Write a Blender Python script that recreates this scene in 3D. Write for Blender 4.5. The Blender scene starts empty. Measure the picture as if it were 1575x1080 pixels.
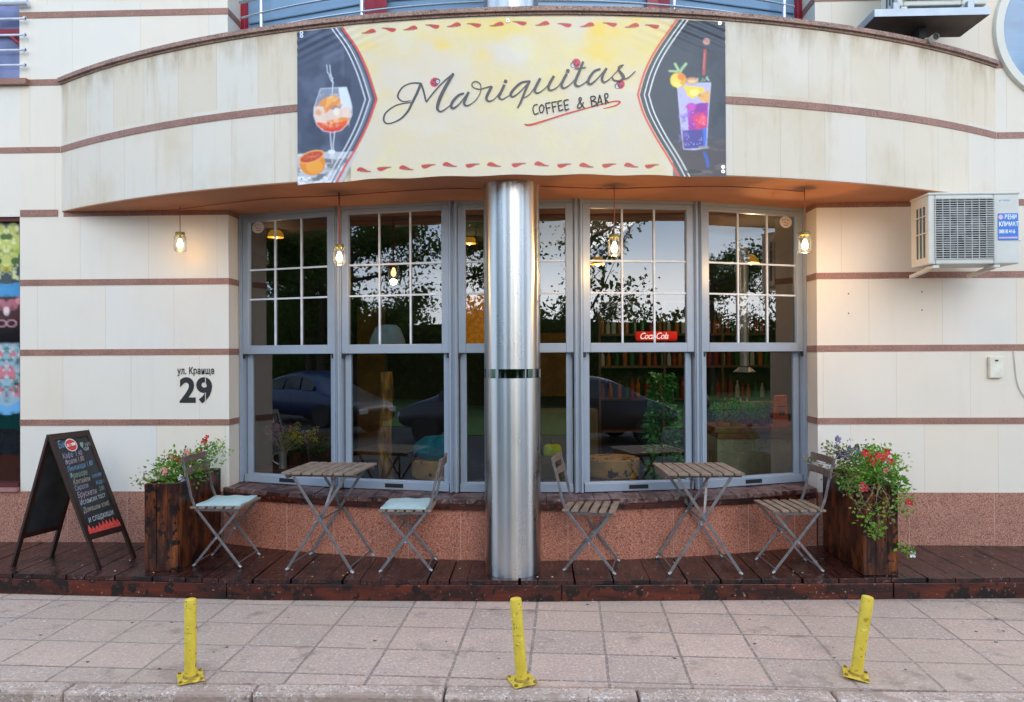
import bpy, math, random
import numpy as np
from mathutils import Matrix, Vector
random.seed(7); rng = np.random.default_rng(7)
S = bpy.context.scene; COL = S.collection
R = math.radians
# ------------------------------------------------------------------ camera
F = 1137.0; CW, CH = 1575.0, 1080.0
YAW, ROLL, PITCH = R(2.0), R(0.29), R(0.25)
CAM = Vector((0.191, 0.0, 1.75))
fw = Vector((-math.sin(YAW)*math.cos(PITCH), math.cos(YAW)*math.cos(PITCH), math.sin(PITCH)))
r0 = Vector((math.cos(YAW), math.sin(YAW), 0)); u0 = r0.cross(fw)
rt = r0*math.cos(ROLL) - u0*math.sin(ROLL); up = r0*math.sin(ROLL) + u0*math.cos(ROLL)
cd = bpy.data.cameras.new('camera'); cam = bpy.data.objects.new('camera', cd); COL.objects.link(cam)
cd.sensor_width = 36; cd.lens = 36*F/CW; cd.clip_end = 600; cd.clip_start = .05
M = Matrix((rt, up, -fw)).transposed().to_4x4(); M.translation = CAM; cam.matrix_world = M
S.camera = cam
# ------------------------------------------------------------------ world and sun
SUN_EL, SUN_AZ = R(24), R(165)      # azimuth: compass-like, 180 = behind the camera (-y)
W = bpy.data.worlds.new('World'); S.world = W; W.use_nodes = True
nt = W.node_tree; nt.nodes.clear()
def N(nt, t, **k):
    n = nt.nodes.new(t)
    for a, b in k.items():
        if a == 'inp':
            for i, v in b.items(): n.inputs[i].default_value = v
        else: setattr(n, a, b)
    return n
out = N(nt, 'ShaderNodeOutputWorld'); bg = N(nt, 'ShaderNodeBackground', inp={'Strength': 0.115})
sky = N(nt, 'ShaderNodeTexSky', sky_type='NISHITA', sun_disc=False, sun_elevation=SUN_EL, sun_rotation=SUN_AZ)
sky.air_density = 1.2; sky.dust_density = 1.0; sky.ozone_density = 1.6
tc = N(nt, 'ShaderNodeTexCoord'); mp = N(nt, 'ShaderNodeMapping', inp={'Scale': (1.1, 1.1, 6.0)})
nz = N(nt, 'ShaderNodeTexNoise', inp={'Scale': 2.3, 'Detail': 6.0, 'Roughness': .6})
rp = N(nt, 'ShaderNodeValToRGB'); rp.color_ramp.elements[0].position = .38; rp.color_ramp.elements[1].position = .54
mx = N(nt, 'ShaderNodeMix', data_type='RGBA'); mx.inputs['B'].default_value = (12.0, 16.6, 23.0, 1)
L = nt.links.new
L(tc.outputs['Generated'], mp.inputs['Vector']); L(mp.outputs[0], nz.inputs['Vector']); L(nz.outputs['Fac'], rp.inputs['Fac'])
L(rp.outputs['Color'], mx.inputs['Factor']); L(sky.outputs['Color'], mx.inputs['A']); sp_ = N(nt, 'ShaderNodeSeparateXYZ'); L(tc.outputs['Generated'], sp_.inputs[0])
hz_ = N(nt, 'ShaderNodeMapRange', interpolation_type='SMOOTHSTEP', inp={1: .20, 2: .06, 3: 0., 4: 1.}); L(sp_.outputs['Z'], hz_.inputs['Value'])
dt_ = N(nt, 'ShaderNodeVectorMath', operation='DOT_PRODUCT'); dt_.inputs[1].default_value = (.35, -.94, 0); L(tc.outputs['Generated'], dt_.inputs[0])
da_ = N(nt, 'ShaderNodeMapRange', interpolation_type='SMOOTHSTEP', inp={1: .2, 2: .9, 3: .12, 4: 1.}); L(dt_.outputs['Value'], da_.inputs['Value'])
dm_ = N(nt, 'ShaderNodeMath', operation='MULTIPLY'); L(hz_.outputs[0], dm_.inputs[0]); L(da_.outputs[0], dm_.inputs[1]); hz_ = dm_
hx = N(nt, 'ShaderNodeMix', data_type='RGBA'); hx.inputs['B'].default_value = (38.0, 39.5, 41.0, 1); L(hz_.outputs[0], hx.inputs['Factor']); L(mx.outputs['Result'], hx.inputs['A']); L(hx.outputs['Result'], bg.inputs['Color'])
L(bg.outputs[0], out.inputs['Surface'])
sd = bpy.data.lights.new('sun', 'SUN'); sd.energy = 0.95; sd.angle = R(35); sd.color = (1, .91, .80)
sun = bpy.data.objects.new('sun', sd); COL.objects.link(sun)
sdir = Vector((math.sin(SUN_AZ)*math.cos(R(42)), math.cos(SUN_AZ)*math.cos(R(42)), math.sin(R(42))))
SUN_DIR = Vector((math.sin(SUN_AZ)*math.cos(SUN_EL), math.cos(SUN_AZ)*math.cos(SUN_EL), math.sin(SUN_EL)))
sun.rotation_euler = SUN_DIR.to_track_quat('Z', 'Y').to_euler()
S.view_settings.view_transform = 'Standard'; S.view_settings.look = 'None'
S.view_settings.exposure = 0.0; S.view_settings.gamma = 1
# ------------------------------------------------------------------ measuring helpers
def ray(px, py): return fw + rt*((px-CW/2)/F) + up*((CH/2-py)/F)
def on_z(px, py, z): d = ray(px, py); return CAM + d*((z-CAM.z)/d.z)
def on_y(px, py, y): d = ray(px, py); return CAM + d*((y-CAM.y)/d.y)
def proj(p):
    d = p-CAM; w = d.dot(fw); return (CW/2+F*d.dot(rt)/w, CH/2-F*d.dot(up)/w)
# ------------------------------------------------------------------ object helpers
def tag(o, label=None, cat=None, group=None, kind=None):
    for k, v in (('label', label), ('category', cat), ('group', group), ('kind', kind)):
        if v: o[k] = v
    return o
def empty(name, loc=(0, 0, 0), rz=0, label=None, cat=None, group=None):
    o = bpy.data.objects.new(name, None); COL.objects.link(o); o.location = loc
    o.rotation_euler = (0, 0, rz); o.empty_display_size = .1
    return tag(o, label, cat, group)
def copy_tree(o, parent=None):
    c = o.copy(); COL.objects.link(c); c.parent = parent
    for ch in list(o.children): copy_tree(ch, c)
    return c
def crom(pts, n=8, closed=False):
    P = np.array(pts, float); out = []
    m = len(P)
    if closed: g = lambda i: P[i % m]; rngi = range(m)
    else: g = lambda i: P[min(max(i, 0), m-1)]; rngi = range(m-1)
    for i in rngi:
        a, b, c, d = g(i-1), g(i), g(i+1), g(i+2)
        for k in range(n):
            t = k/n
            out.append(.5*((2*b)+(-a+c)*t+(2*a-5*b+4*c-d)*t*t+(-a+3*b-3*c+d)*t**3))
    if not closed: out.append(P[-1])
    return np.array(out)
class MB:
    def __init__(s, each=False): s.v = []; s.f = []; s.uv = []; s.mi = []; s.cur = 0; s.each = each; s.marks = []
    def add(s, vs, fs, uvs=None):
        b = len(s.v); s.v += [tuple(v) for v in vs]
        if s.each: s.marks.append((b, len(s.v), len(s.f), len(s.f)+len(fs)))
        for i, f in enumerate(fs):
            s.f.append(tuple(b+j for j in f)); s.mi.append(s.cur)
            s.uv.append(uvs[i] if uvs else None)
        return s
    def box(s, c, sz, rot=None, taper=1.0):
        hx, hy, hz = sz[0]/2, sz[1]/2, sz[2]/2; vs = []
        for z in (-1, 1):
            k = taper if z > 0 else 1
            for x, y in ((-1, -1), (1, -1), (1, 1), (-1, 1)):
                v = Vector((x*hx*k, y*hy*k, z*hz))
                if rot is not None: v = rot @ v
                vs.append(v+Vector(c))
        return s.add(vs, [(3, 2, 1, 0), (4, 5, 6, 7), (0, 1, 5, 4), (1, 2, 6, 5), (2, 3, 7, 6), (3, 0, 4, 7)])
    def bx(s, x0, x1, y0, y1, z0, z1): return s.box(((x0+x1)/2, (y0+y1)/2, (z0+z1)/2), (x1-x0, y1-y0, z1-z0))
    def beam(s, p, q, w, h, upv=(0, 0, 1)):
        p, q = Vector(p), Vector(q); d = (q-p); l = d.length; d.normalize()
        sx = d.cross(Vector(upv)); sx = sx.normalized() if sx.length > 1e-5 else Vector((1, 0, 0))
        uz = sx.cross(d); rot = Matrix((sx, d, uz)).transposed()
        return s.box((p+q)/2, (w, l, h), rot)
    def tube(s, pts, r, n=8, caps=True):
        P = [Vector(p) for p in pts]; m = len(P); rr = r if hasattr(r, '__len__') else [r]*m
        vs = []; prev = None
        for i in range(m):
            d = (P[min(i+1, m-1)]-P[max(i-1, 0)]); d = d.normalized() if d.length > 1e-9 else Vector((0, 0, 1))
            a = prev if prev is not None else (Vector((0, 0, 1)) if abs(d.z) < .9 else Vector((1, 0, 0)))
            a = (a-d*a.dot(d)).normalized(); prev = a; b = d.cross(a)
            for k in range(n):
                t = 2*math.pi*k/n; vs.append(P[i]+(a*math.cos(t)+b*math.sin(t))*rr[i])
        fs = [(i*n+k, i*n+(k+1) % n, (i+1)*n+(k+1) % n, (i+1)*n+k) for i in range(m-1) for k in range(n)]
        if caps: fs += [tuple(range(n))[::-1], tuple((m-1)*n+k for k in range(n))]
        return s.add(vs, fs)
    def lathe(s, prof, c=(0, 0, 0), n=24, rot=None):
        vs = []; m = len(prof)
        for (r, z) in prof:
            for k in range(n):
                t = 2*math.pi*k/n; v = Vector((r*math.cos(t), r*math.sin(t), z))
                if rot is not None: v = rot @ v
                vs.append(v+Vector(c))
        fs = [(i*n+k, i*n+(k+1) % n, (i+1)*n+(k+1) % n, (i+1)*n+k) for i in range(m-1) for k in range(n)]
        if prof[0][0] > 1e-4: fs.append(tuple(range(n))[::-1])
        if prof[-1][0] > 1e-4 and not (m == 2 and prof[0][1] == prof[1][1]): fs.append(tuple((m-1)*n+k for k in range(n)))
        return s.add(vs, fs)
    def prism(s, poly, z0, z1):
        n = len(poly); vs = [(x, y, z0) for x, y in poly]+[(x, y, z1) for x, y in poly]
        return s.add(vs, [tuple(range(n))[::-1], tuple(range(n, 2*n))]+[(i, (i+1) % n, n+(i+1) % n, n+i) for i in range(n)])
    def ribbon(s, path, z0, z1, t0, t1, u_off=0.):
        P = [Vector((x, y)) for x, y in path]; m = len(P); off = []; arc = [u_off]
        for i in range(m):
            n1 = n2 = None
            if i > 0: d = (P[i]-P[i-1]).normalized(); n1 = Vector((d.y, -d.x)); arc.append(arc[-1]+(P[i]-P[i-1]).length)
            if i < m-1: d = (P[i+1]-P[i]).normalized(); n2 = Vector((d.y, -d.x))
            if n1 is None: nn = n2
            elif n2 is None: nn = n1
            else: nn = n1+n2; nn = nn*(2/nn.length_squared)
            off.append(nn)
        vs = []
        for i in range(m):
            a = P[i]+off[i]*t0; b = P[i]+off[i]*t1
            vs += [(a.x, a.y, z0), (b.x, b.y, z0), (b.x, b.y, z1), (a.x, a.y, z1)]
        fs, uv = [], []
        for i in range(m-1):
            o, q = 4*i, 4*i+4; u, w = arc[i], arc[i+1]
            fs.append((o+1, q+1, q+2, o+2)); uv.append([(u, z0), (w, z0), (w, z1), (u, z1)])
            fs.append((q, o, o+3, q+3)); uv.append([(w, z0), (u, z0), (u, z1), (w, z1)])
            fs.append((o+2, q+2, q+3, o+3)); uv.append([(u, z1), (w, z1), (w, z1+.1), (u, z1+.1)])
            fs.append((o, q, q+1, o+1)); uv.append([(u, z0-.1), (w, z0-.1), (w, z0), (u, z0)])
        e = 4*(m-1)
        fs += [(0, 1, 2, 3), (e+1, e, e+3, e+2)]; uv += [[(arc[0], z0), (arc[0]+.1, z0), (arc[0]+.1, z1), (arc[0], z1)]]*2
        return s.add(vs, fs, uv)
    def leaf(s, c, size, d=None, w=.55, fold=.25):
        d = Vector(d) if d is not None else Vector((random.gauss(0, 1), random.gauss(0, 1), random.gauss(0, 1)))
        d.normalize(); a = d.cross(Vector((random.gauss(0, 1), random.gauss(0, 1), random.gauss(0, 1)))).normalized()
        b = d.cross(a); c = Vector(c)
        vs = [c, c+d*size*.45+a*size*w*.5+b*size*fold*.5, c+d*size, c+d*size*.45-a*size*w*.5+b*size*fold*.5]
        return s.add(vs, [(0, 1, 2), (0, 2, 3)])
    def build(s, name, mats, parent=None, smooth=False, bevel=0, auto=True):
        if s.each:
            for v0, v1, f0, f1 in s.marks:
                m = MB(); m.v = s.v[v0:v1]; m.f = [tuple(j-v0 for j in f) for f in s.f[f0:f1]]; m.uv = s.uv[f0:f1]; m.mi = s.mi[f0:f1]
                o = m.build(name, mats, parent, smooth, bevel, auto)
            return o
        me = bpy.data.meshes.new(name); me.from_pydata(s.v, [], s.f)
        if any(u is not None for u in s.uv):
            ul = me.uv_layers.new(name='UVMap'); flat = []
            for f, u in zip(s.f, s.uv):
                u = u or [(0, 0)]*len(f)
                for a in u: flat += [a[0], a[1]]
            ul.data.foreach_set('uv', flat)
        mats = mats if isinstance(mats, (list, tuple)) else [mats]
        for m in mats: me.materials.append(m)
        if len(mats) > 1: me.polygons.foreach_set('material_index', s.mi)
        if smooth:
            me.polygons.foreach_set('use_smooth', [True]*len(me.polygons))
            if auto:
                try: me.set_sharp_from_angle(angle=R(38))
                except Exception: pass
        me.update()
        o = bpy.data.objects.new(name, me); COL.objects.link(o); o.parent = parent
        if bevel:
            b = o.modifiers.new('bevel', 'BEVEL'); b.width = bevel; b.segments = 2; b.limit_method = 'ANGLE'; b.angle_limit = R(40)
        return o
# ------------------------------------------------------------------ materials
MC = {}
def srgb(r, g, b):
    f = lambda c: (c/255/12.92) if c/255 <= .04045 else ((c/255+.055)/1.055)**2.4
    return (f(r), f(g), f(b))
def mat(name, col, rough=.6, metal=0., var=.12, scale=9., bump=0., bscale=60., speck=None, sscale=220., col2=None,
        stretch=(1, 1, 1), rvar=0., spec=.5, emit=None, es=1., trans=0., obj=True, detail=5., lo=.35, hi=.65, coat=0., leafy=0.):
    if name in MC: return MC[name]
    m = bpy.data.materials.new(name); m.use_nodes = True; nt = m.node_tree; L = nt.links.new
    b = nt.nodes['Principled BSDF']; tc = N(nt, 'ShaderNodeTexCoord'); mp = N(nt, 'ShaderNodeMapping', inp={'Scale': stretch})
    L(tc.outputs['Object'], mp.inputs['Vector'])
    nz = N(nt, 'ShaderNodeTexNoise', inp={'Scale': scale, 'Detail': detail, 'Roughness': .6}); L(mp.outputs[0], nz.inputs['Vector'])
    mr = N(nt, 'ShaderNodeMapRange', inp={1: lo, 2: hi}); L(nz.outputs['Fac'], mr.inputs['Value'])
    mx = N(nt, 'ShaderNodeMix', data_type='RGBA')
    c2 = col2 if col2 else tuple(min(1, c*(1+var)) for c in col); c1 = col if col2 else tuple(c*(1-var) for c in col)
    mx.inputs['A'].default_value = (*c1, 1); mx.inputs['B'].default_value = (*c2, 1); L(mr.outputs[0], mx.inputs['Factor'])
    last = mx.outputs['Result']
    for sp in (speck or []):      # (colour, amount, scale)
        n2 = N(nt, 'ShaderNodeTexNoise', inp={'Scale': sp[2], 'Detail': 2.0, 'Roughness': .7}); L(tc.outputs['Object'], n2.inputs['Vector'])
        r2 = N(nt, 'ShaderNodeMapRange', inp={1: .5+.35*(.5-sp[1]), 2: .545+.35*(.5-sp[1])}); L(n2.outputs['Fac'], r2.inputs['Value'])
        m2 = N(nt, 'ShaderNodeMix', data_type='RGBA'); m2.inputs['B'].default_value = (*sp[0], 1)
        L(last, m2.inputs['A']); L(r2.outputs[0], m2.inputs['Factor']); last = m2.outputs['Result']
    L(last, b.inputs['Base Color'])
    b.inputs['Roughness'].default_value = rough; b.inputs['Metallic'].default_value = metal
    b.inputs['Specular IOR Level'].default_value = spec
    if coat: b.inputs['Coat Weight'].default_value = coat; b.inputs['Coat Roughness'].default_value = .12
    if rvar:
        rr = N(nt, 'ShaderNodeMapRange', inp={1: .3, 2: .7, 3: max(.02, rough-rvar), 4: min(1, rough+rvar)}); L(nz.outputs['Fac'], rr.inputs['Value']); L(rr.outputs[0], b.inputs['Roughness'])
    if bump:
        n3 = N(nt, 'ShaderNodeTexNoise', inp={'Scale': bscale, 'Detail': 4.0}); L(mp.outputs[0], n3.inputs['Vector'])
        bp = N(nt, 'ShaderNodeBump', inp={'Strength': bump, 'Distance': .01}); L(n3.outputs['Fac'], bp.inputs['Height']); L(bp.outputs[0], b.inputs['Normal'])
    if emit: b.inputs['Emission Color'].default_value = (*emit, 1); b.inputs['Emission Strength'].default_value = es
    if trans: b.inputs['Transmission Weight'].default_value = trans
    if leafy:
        tr = N(nt, 'ShaderNodeBsdfTranslucent'); L(last, tr.inputs[0]); ms = N(nt, 'ShaderNodeMixShader', inp={0: leafy}); o_ = nt.nodes['Material Output']
        L(b.outputs[0], ms.inputs[1]); L(tr.outputs[0], ms.inputs[2]); L(ms.outputs[0], o_.inputs['Surface'])
    MC[name] = m; return m
def vcol_mat(name, rough=.6, bump=0., sub=0.):
    if name in MC: return MC[name]
    m = bpy.data.materials.new(name); m.use_nodes = True; nt = m.node_tree; b = nt.nodes['Principled BSDF']
    a = N(nt, 'ShaderNodeVertexColor', layer_name='Col'); nt.links.new(a.outputs['Color'], b.inputs['Base Color'])
    b.inputs['Roughness'].default_value = rough
    if bump:
        tc = N(nt, 'ShaderNodeTexCoord'); n3 = N(nt, 'ShaderNodeTexNoise', inp={'Scale': 6., 'Detail': 3.0}); nt.links.new(tc.outputs['Object'], n3.inputs['Vector'])
        bp = N(nt, 'ShaderNodeBump', inp={'Strength': bump, 'Distance': .05}); nt.links.new(n3.outputs['Fac'], bp.inputs['Height']); nt.links.new(bp.outputs[0], b.inputs['Normal'])
    MC[name] = m; return m
def panel_stone(name, base, warm, cool, pw=.42, ph=10., joint=.5, stain=.55, grime=.35):
    m = bpy.data.materials.new(name); m.use_nodes = True; nt = m.node_tree; L = nt.links.new; b = nt.nodes['Principled BSDF']
    uv = N(nt, 'ShaderNodeUVMap', uv_map='UVMap'); sx = N(nt, 'ShaderNodeSeparateXYZ'); L(uv.outputs[0], sx.inputs[0])
    def math_(op, a, bb=None):
        n = N(nt, 'ShaderNodeMath', operation=op)
        for i, q in enumerate((a, bb)):
            if q is None: continue
            if isinstance(q, (int, float)): n.inputs[i].default_value = q
            else: L(q, n.inputs[i])
        return n.outputs[0]
    u = math_('DIVIDE', sx.outputs['X'], pw)
    v = math_('DIVIDE', math_('SUBTRACT', sx.outputs['Y'], .586), .602)
    row = math_('FLOOR', v); u = math_('ADD', u, math_('MULTIPLY', row, .37))
    cell = math_('FLOOR', u); fr = math_('FRACT', u)
    cx = N(nt, 'ShaderNodeCombineXYZ'); L(cell, cx.inputs[0]); L(row, cx.inputs[1])
    wn = N(nt, 'ShaderNodeTexWhiteNoise', noise_dimensions='2D'); L(cx.outputs[0], wn.inputs['Vector'])
    mx = N(nt, 'ShaderNodeMix', data_type='RGBA'); mx.inputs['A'].default_value = (*warm, 1); mx.inputs['B'].default_value = (*cool, 1)
    L(wn.outputs['Value'], mx.inputs['Factor'])
    # cloudy stone tone and vertical run-off stains
    nz = N(nt, 'ShaderNodeTexNoise', inp={'Scale': 2.2, 'Detail': 6., 'Roughness': .55}); L(uv.outputs[0], nz.inputs['Vector'])
    mr = N(nt, 'ShaderNodeMapRange', inp={1: .3, 2: .7}); L(nz.outputs['Fac'], mr.inputs['Value'])
    m2 = N(nt, 'ShaderNodeMix', data_type='RGBA', blend_type='MIX'); L(mx.outputs['Result'], m2.inputs['A']); m2.inputs['B'].default_value = (*base, 1)
    L(math_('MULTIPLY', mr.outputs[0], .7), m2.inputs['Factor'])
    mp = N(nt, 'ShaderNodeMapping', inp={'Scale': (9, .9, 1)}); L(uv.outputs[0], mp.inputs['Vector'])
    st = N(nt, 'ShaderNodeTexNoise', inp={'Scale': 1., 'Detail': 5., 'Roughness': .65}); L(mp.outputs[0], st.inputs['Vector'])
    sr = N(nt, 'ShaderNodeMapRange', inp={1: .54, 2: .78}); L(st.outputs['Fac'], sr.inputs['Value'])
    m3 = N(nt, 'ShaderNodeMix', data_type='RGBA', blend_type='MULTIPLY'); L(m2.outputs['Result'], m3.inputs['A']); m3.inputs['B'].default_value = (.80, .70, .56, 1)
    L(math_('MULTIPLY', sr.outputs[0], stain), m3.inputs['Factor'])
    # broad ochre patches
    pn = N(nt, 'ShaderNodeTexNoise', inp={'Scale': 1.7, 'Detail': 7., 'Roughness': .6}); pm = N(nt, 'ShaderNodeMapping', inp={'Location': (4, 3, 0), 'Scale': (1, .7, 1)}); L(uv.outputs[0], pm.inputs['Vector']); L(pm.outputs[0], pn.inputs['Vector'])
    pr = N(nt, 'ShaderNodeMapRange', inp={1: .50, 2: .68}); L(pn.outputs['Fac'], pr.inputs['Value'])
    mq = N(nt, 'ShaderNodeMix', data_type='RGBA', blend_type='MULTIPLY'); L(m3.outputs['Result'], mq.inputs['A']); mq.inputs['B'].default_value = (.86, .78, .62, 1)
    L(math_('MULTIPLY', pr.outputs[0], min(1, stain*.85)), mq.inputs['Factor']); m3 = mq
    # patchy grime
    g = N(nt, 'ShaderNodeTexNoise', inp={'Scale': 14., 'Detail': 8., 'Roughness': .7}); L(uv.outputs[0], g.inputs['Vector'])
    gr = N(nt, 'ShaderNodeMapRange', inp={1: .62, 2: .8}); L(g.outputs['Fac'], gr.inputs['Value'])
    m4 = N(nt, 'ShaderNodeMix', data_type='RGBA', blend_type='MULTIPLY'); L(m3.outputs['Result'], m4.inputs['A']); m4.inputs['B'].default_value = (.75, .72, .68, 1)
    L(math_('MULTIPLY', gr.outputs[0], grime), m4.inputs['Factor'])
    # dark run-off just under the coping
    if stain > .6:
        tz = N(nt, 'ShaderNodeMapRange', interpolation_type='SMOOTHSTEP', inp={1: 3.86, 2: 4.09}); L(sx.outputs['Y'], tz.inputs['Value'])
        dn = N(nt, 'ShaderNodeTexNoise', inp={'Scale': 1., 'Detail': 6., 'Roughness': .7}); dm = N(nt, 'ShaderNodeMapping', inp={'Scale': (5, 1.2, 1)}); L(uv.outputs[0], dm.inputs['Vector']); L(dm.outputs[0], dn.inputs['Vector'])
        dr = N(nt, 'ShaderNodeMapRange', inp={1: .42, 2: .66}); L(dn.outputs['Fac'], dr.inputs['Value'])
        m6 = N(nt, 'ShaderNodeMix', data_type='RGBA', blend_type='MULTIPLY'); L(m4.outputs['Result'], m6.inputs['A']); m6.inputs['B'].default_value = (.62, .54, .42, 1)
        L(math_('MULTIPLY', math_('MULTIPLY', tz.outputs[0], dr.outputs[0]), .9), m6.inputs['Factor']); m4 = m6
    # thin joints
    d = math_('ABSOLUTE', math_('SUBTRACT', fr, .5)); j = math_('GREATER_THAN', d, .5-.0022/pw)
    m5 = N(nt, 'ShaderNodeMix', data_type='RGBA', blend_type='MULTIPLY'); L(m4.outputs['Result'], m5.inputs['A']); m5.inputs['B'].default_value = (.6, .56, .5, 1)
    L(math_('MULTIPLY', j, joint), m5.inputs['Factor'])
    L(m5.outputs['Result'], b.inputs['Base Color']); b.inputs['Roughness'].default_value = .62
    bp = N(nt, 'ShaderNodeBump', inp={'Strength': .12, 'Distance': .004}); L(g.outputs['Fac'], bp.inputs['Height']); L(bp.outputs[0], b.inputs['Normal'])
    return m
def glass_mat(name, base=.10, tint=(.9, .95, .95), ripple=.02, rough=0., k=1.6):
    m = bpy.data.materials.new(name); m.use_nodes = True; nt = m.node_tree; L = nt.links.new; nt.nodes.clear()
    o = N(nt, 'ShaderNodeOutputMaterial'); t = N(nt, 'ShaderNodeBsdfTransparent'); t.inputs[0].default_value = (*tint, 1)
    g = N(nt, 'ShaderNodeBsdfGlossy', inp={'Roughness': rough}); fr = N(nt, 'ShaderNodeFresnel', inp={'IOR': 1.5})
    a = N(nt, 'ShaderNodeMath', operation='MULTIPLY_ADD', use_clamp=True, inp={1: k, 2: base}); L(fr.outputs[0], a.inputs[0])
    mx = N(nt, 'ShaderNodeMixShader'); L(a.outputs[0], mx.inputs[0]); L(t.outputs[0], mx.inputs[1]); L(g.outputs[0], mx.inputs[2]); L(mx.outputs[0], o.inputs[0])
    if ripple:
        tc = N(nt, 'ShaderNodeTexCoord'); n3 = N(nt, 'ShaderNodeTexNoise', inp={'Scale': 2.2, 'Detail': 1.0}); L(tc.outputs['Object'], n3.inputs['Vector'])
        bp = N(nt, 'ShaderNodeBump', inp={'Strength': ripple, 'Distance': .1}); L(n3.outputs['Fac'], bp.inputs['Height']); L(bp.outputs[0], g.inputs['Normal'])
    return m
# ------------------------------------------------------------------ painting helper (colours of printed / painted surfaces)
class Canvas:
    def __init__(s, x0, y0, x1, y1, k, col):
        s.x0, s.y0, s.k = x0, y0, k; s.w = int((x1-x0)*k)+1; s.h = int((y1-y0)*k)+1
        s.a = np.zeros((s.h, s.w, 3)); s.a[:] = srgb(*col)
        yy, xx = np.mgrid[0:s.h, 0:s.w]; s.X = xx/k+x0; s.Y = yy/k+y0
    def _mix(s, mask, col, al=1.):
        m = (np.clip(mask, 0, 1)*al)[..., None]; s.a = s.a*(1-m)+np.array(srgb(*col))*m
    def poly(s, pts, col, al=1.):
        P = np.array(pts, float); ins = np.zeros(s.X.shape, bool); n = len(P)
        for i in range(n):
            x1, y1 = P[i]; x2, y2 = P[(i+1) % n]
            if y1 == y2: continue
            c = ((y1 > s.Y) != (y2 > s.Y)) & (s.X < (x2-x1)*(s.Y-y1)/(y2-y1)+x1); ins ^= c
        s._mix(ins.astype(float), col, al)
    def stroke(s, pts, w, col, al=1.):
        P = np.array(pts, float); W = w if hasattr(w, '__len__') else [w]*len(P)
        D = np.full(s.X.shape, 1e9)
        for i in range(len(P)-1):
            a, b = P[i], P[i+1]; d = b-a; l2 = max(1e-9, d.dot(d))
            t = np.clip(((s.X-a[0])*d[0]+(s.Y-a[1])*d[1])/l2, 0, 1)
            D = np.minimum(D, np.hypot(s.X-a[0]-t*d[0], s.Y-a[1]-t*d[1])-(W[i]*(1-t)+W[i+1]*t)/2)
        s._mix(.5-D*s.k, col, al)
    def disc(s, c, rx, ry, col, rot=0., al=1.):
        dx, dy = s.X-c[0], s.Y-c[1]; ca, sa = math.cos(rot), math.sin(rot)
        q = np.sqrt(((dx*ca+dy*sa)/rx)**2+((-dx*sa+dy*ca)/ry)**2); s._mix((1-q)*min(rx, ry)*s.k+.5, col, al)
    def noise(s, col, scale, thr=.5, al=1., region=None, seed=1, soft=.15, asp=1.):
        r = np.random.default_rng(seed); f = np.zeros(s.X.shape); tot = 0
        for o in range(4):
            g = r.random((int((s.Y.max()-s.y0)/scale*2**o*asp)+3, int((s.X.max()-s.x0)/scale*2**o)+3))
            gx = (s.X-s.x0)/scale*2**o; gy = (s.Y-s.y0)/scale*2**o*asp
            i, j = gx.astype(int), gy.astype(int); u, v = gx-i, gy-j; u = u*u*(3-2*u); v = v*v*(3-2*v)
            f += (g[j, i]*(1-u)*(1-v)+g[j, i+1]*u*(1-v)+g[j+1, i]*(1-u)*v+g[j+1, i+1]*u*v)*.5**o; tot += .5**o
        m = np.clip((f/tot-thr)/soft, 0, 1)
        if region is not None: m = m*region
        s._mix(m, col, al)
    def blur(s, x0, y0, x1, y1, r=1):
        i0, i1, j0, j1 = [max(0, int(q)) for q in ((x0-s.x0)*s.k, (x1-s.x0)*s.k, (y0-s.y0)*s.k, (y1-s.y0)*s.k)]
        a = s.a[j0:j1, i0:i1]
        for _ in range(r):
            p = np.pad(a, ((1, 1), (1, 1), (0, 0)), 'edge'); a = (p[:-2, 1:-1]+p[2:, 1:-1]+p[1:-1, :-2]+p[1:-1, 2:]+2*p[1:-1, 1:-1])/6
        s.a[j0:j1, i0:i1] = a
    def sample(s, px, py):
        x = np.clip((px-s.x0)*s.k, 0, s.w-1.001); y = np.clip((py-s.y0)*s.k, 0, s.h-1.001)
        i, j = x.astype(int), y.astype(int); u, v = (x-i)[..., None], (y-j)[..., None]
        return s.a[j, i]*(1-u)*(1-v)+s.a[j, i+1]*u*(1-v)+s.a[j+1, i]*(1-u)*v+s.a[j+1, i+1]*u*v
def paint_grid(name, nx, ny, pos, colf, material, parent):
    """grid mesh: pos(u,v)->xyz arrays, colf(u,v)->rgb arrays (linear)"""
    v, u = np.mgrid[0:ny+1, 0:nx+1]; u = u/nx; v = v/ny
    P = pos(u, v).reshape(-1, 3); C = colf(u, v).reshape(-1, 3)
    me = bpy.data.meshes.new(name); nv = (nx+1)*(ny+1)
    idx = (np.arange(ny)[:, None]*(nx+1)+np.arange(nx)[None]).ravel()
    Fc = np.stack([idx, idx+1, idx+nx+2, idx+nx+1], 1)
    me.vertices.add(nv); me.vertices.foreach_set('co', P.ravel().astype(np.float32))
    me.loops.add(Fc.size); me.loops.foreach_set('vertex_index', Fc.ravel().astype(np.int32))
    me.polygons.add(len(Fc)); me.polygons.foreach_set('loop_start', (np.arange(len(Fc))*4).astype(np.int32))
    me.update(calc_edges=True)
    ca = me.color_attributes.new('Col', 'FLOAT_COLOR', 'POINT')
    ca.data.foreach_set('color', np.concatenate([C, np.ones((nv, 1))], 1).astype(np.float32).ravel())
    me.polygons.foreach_set('use_smooth', [True]*len(me.polygons)); me.materials.append(material)
    o = bpy.data.objects.new(name, me); COL.objects.link(o); o.parent = parent
    return o
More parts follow.
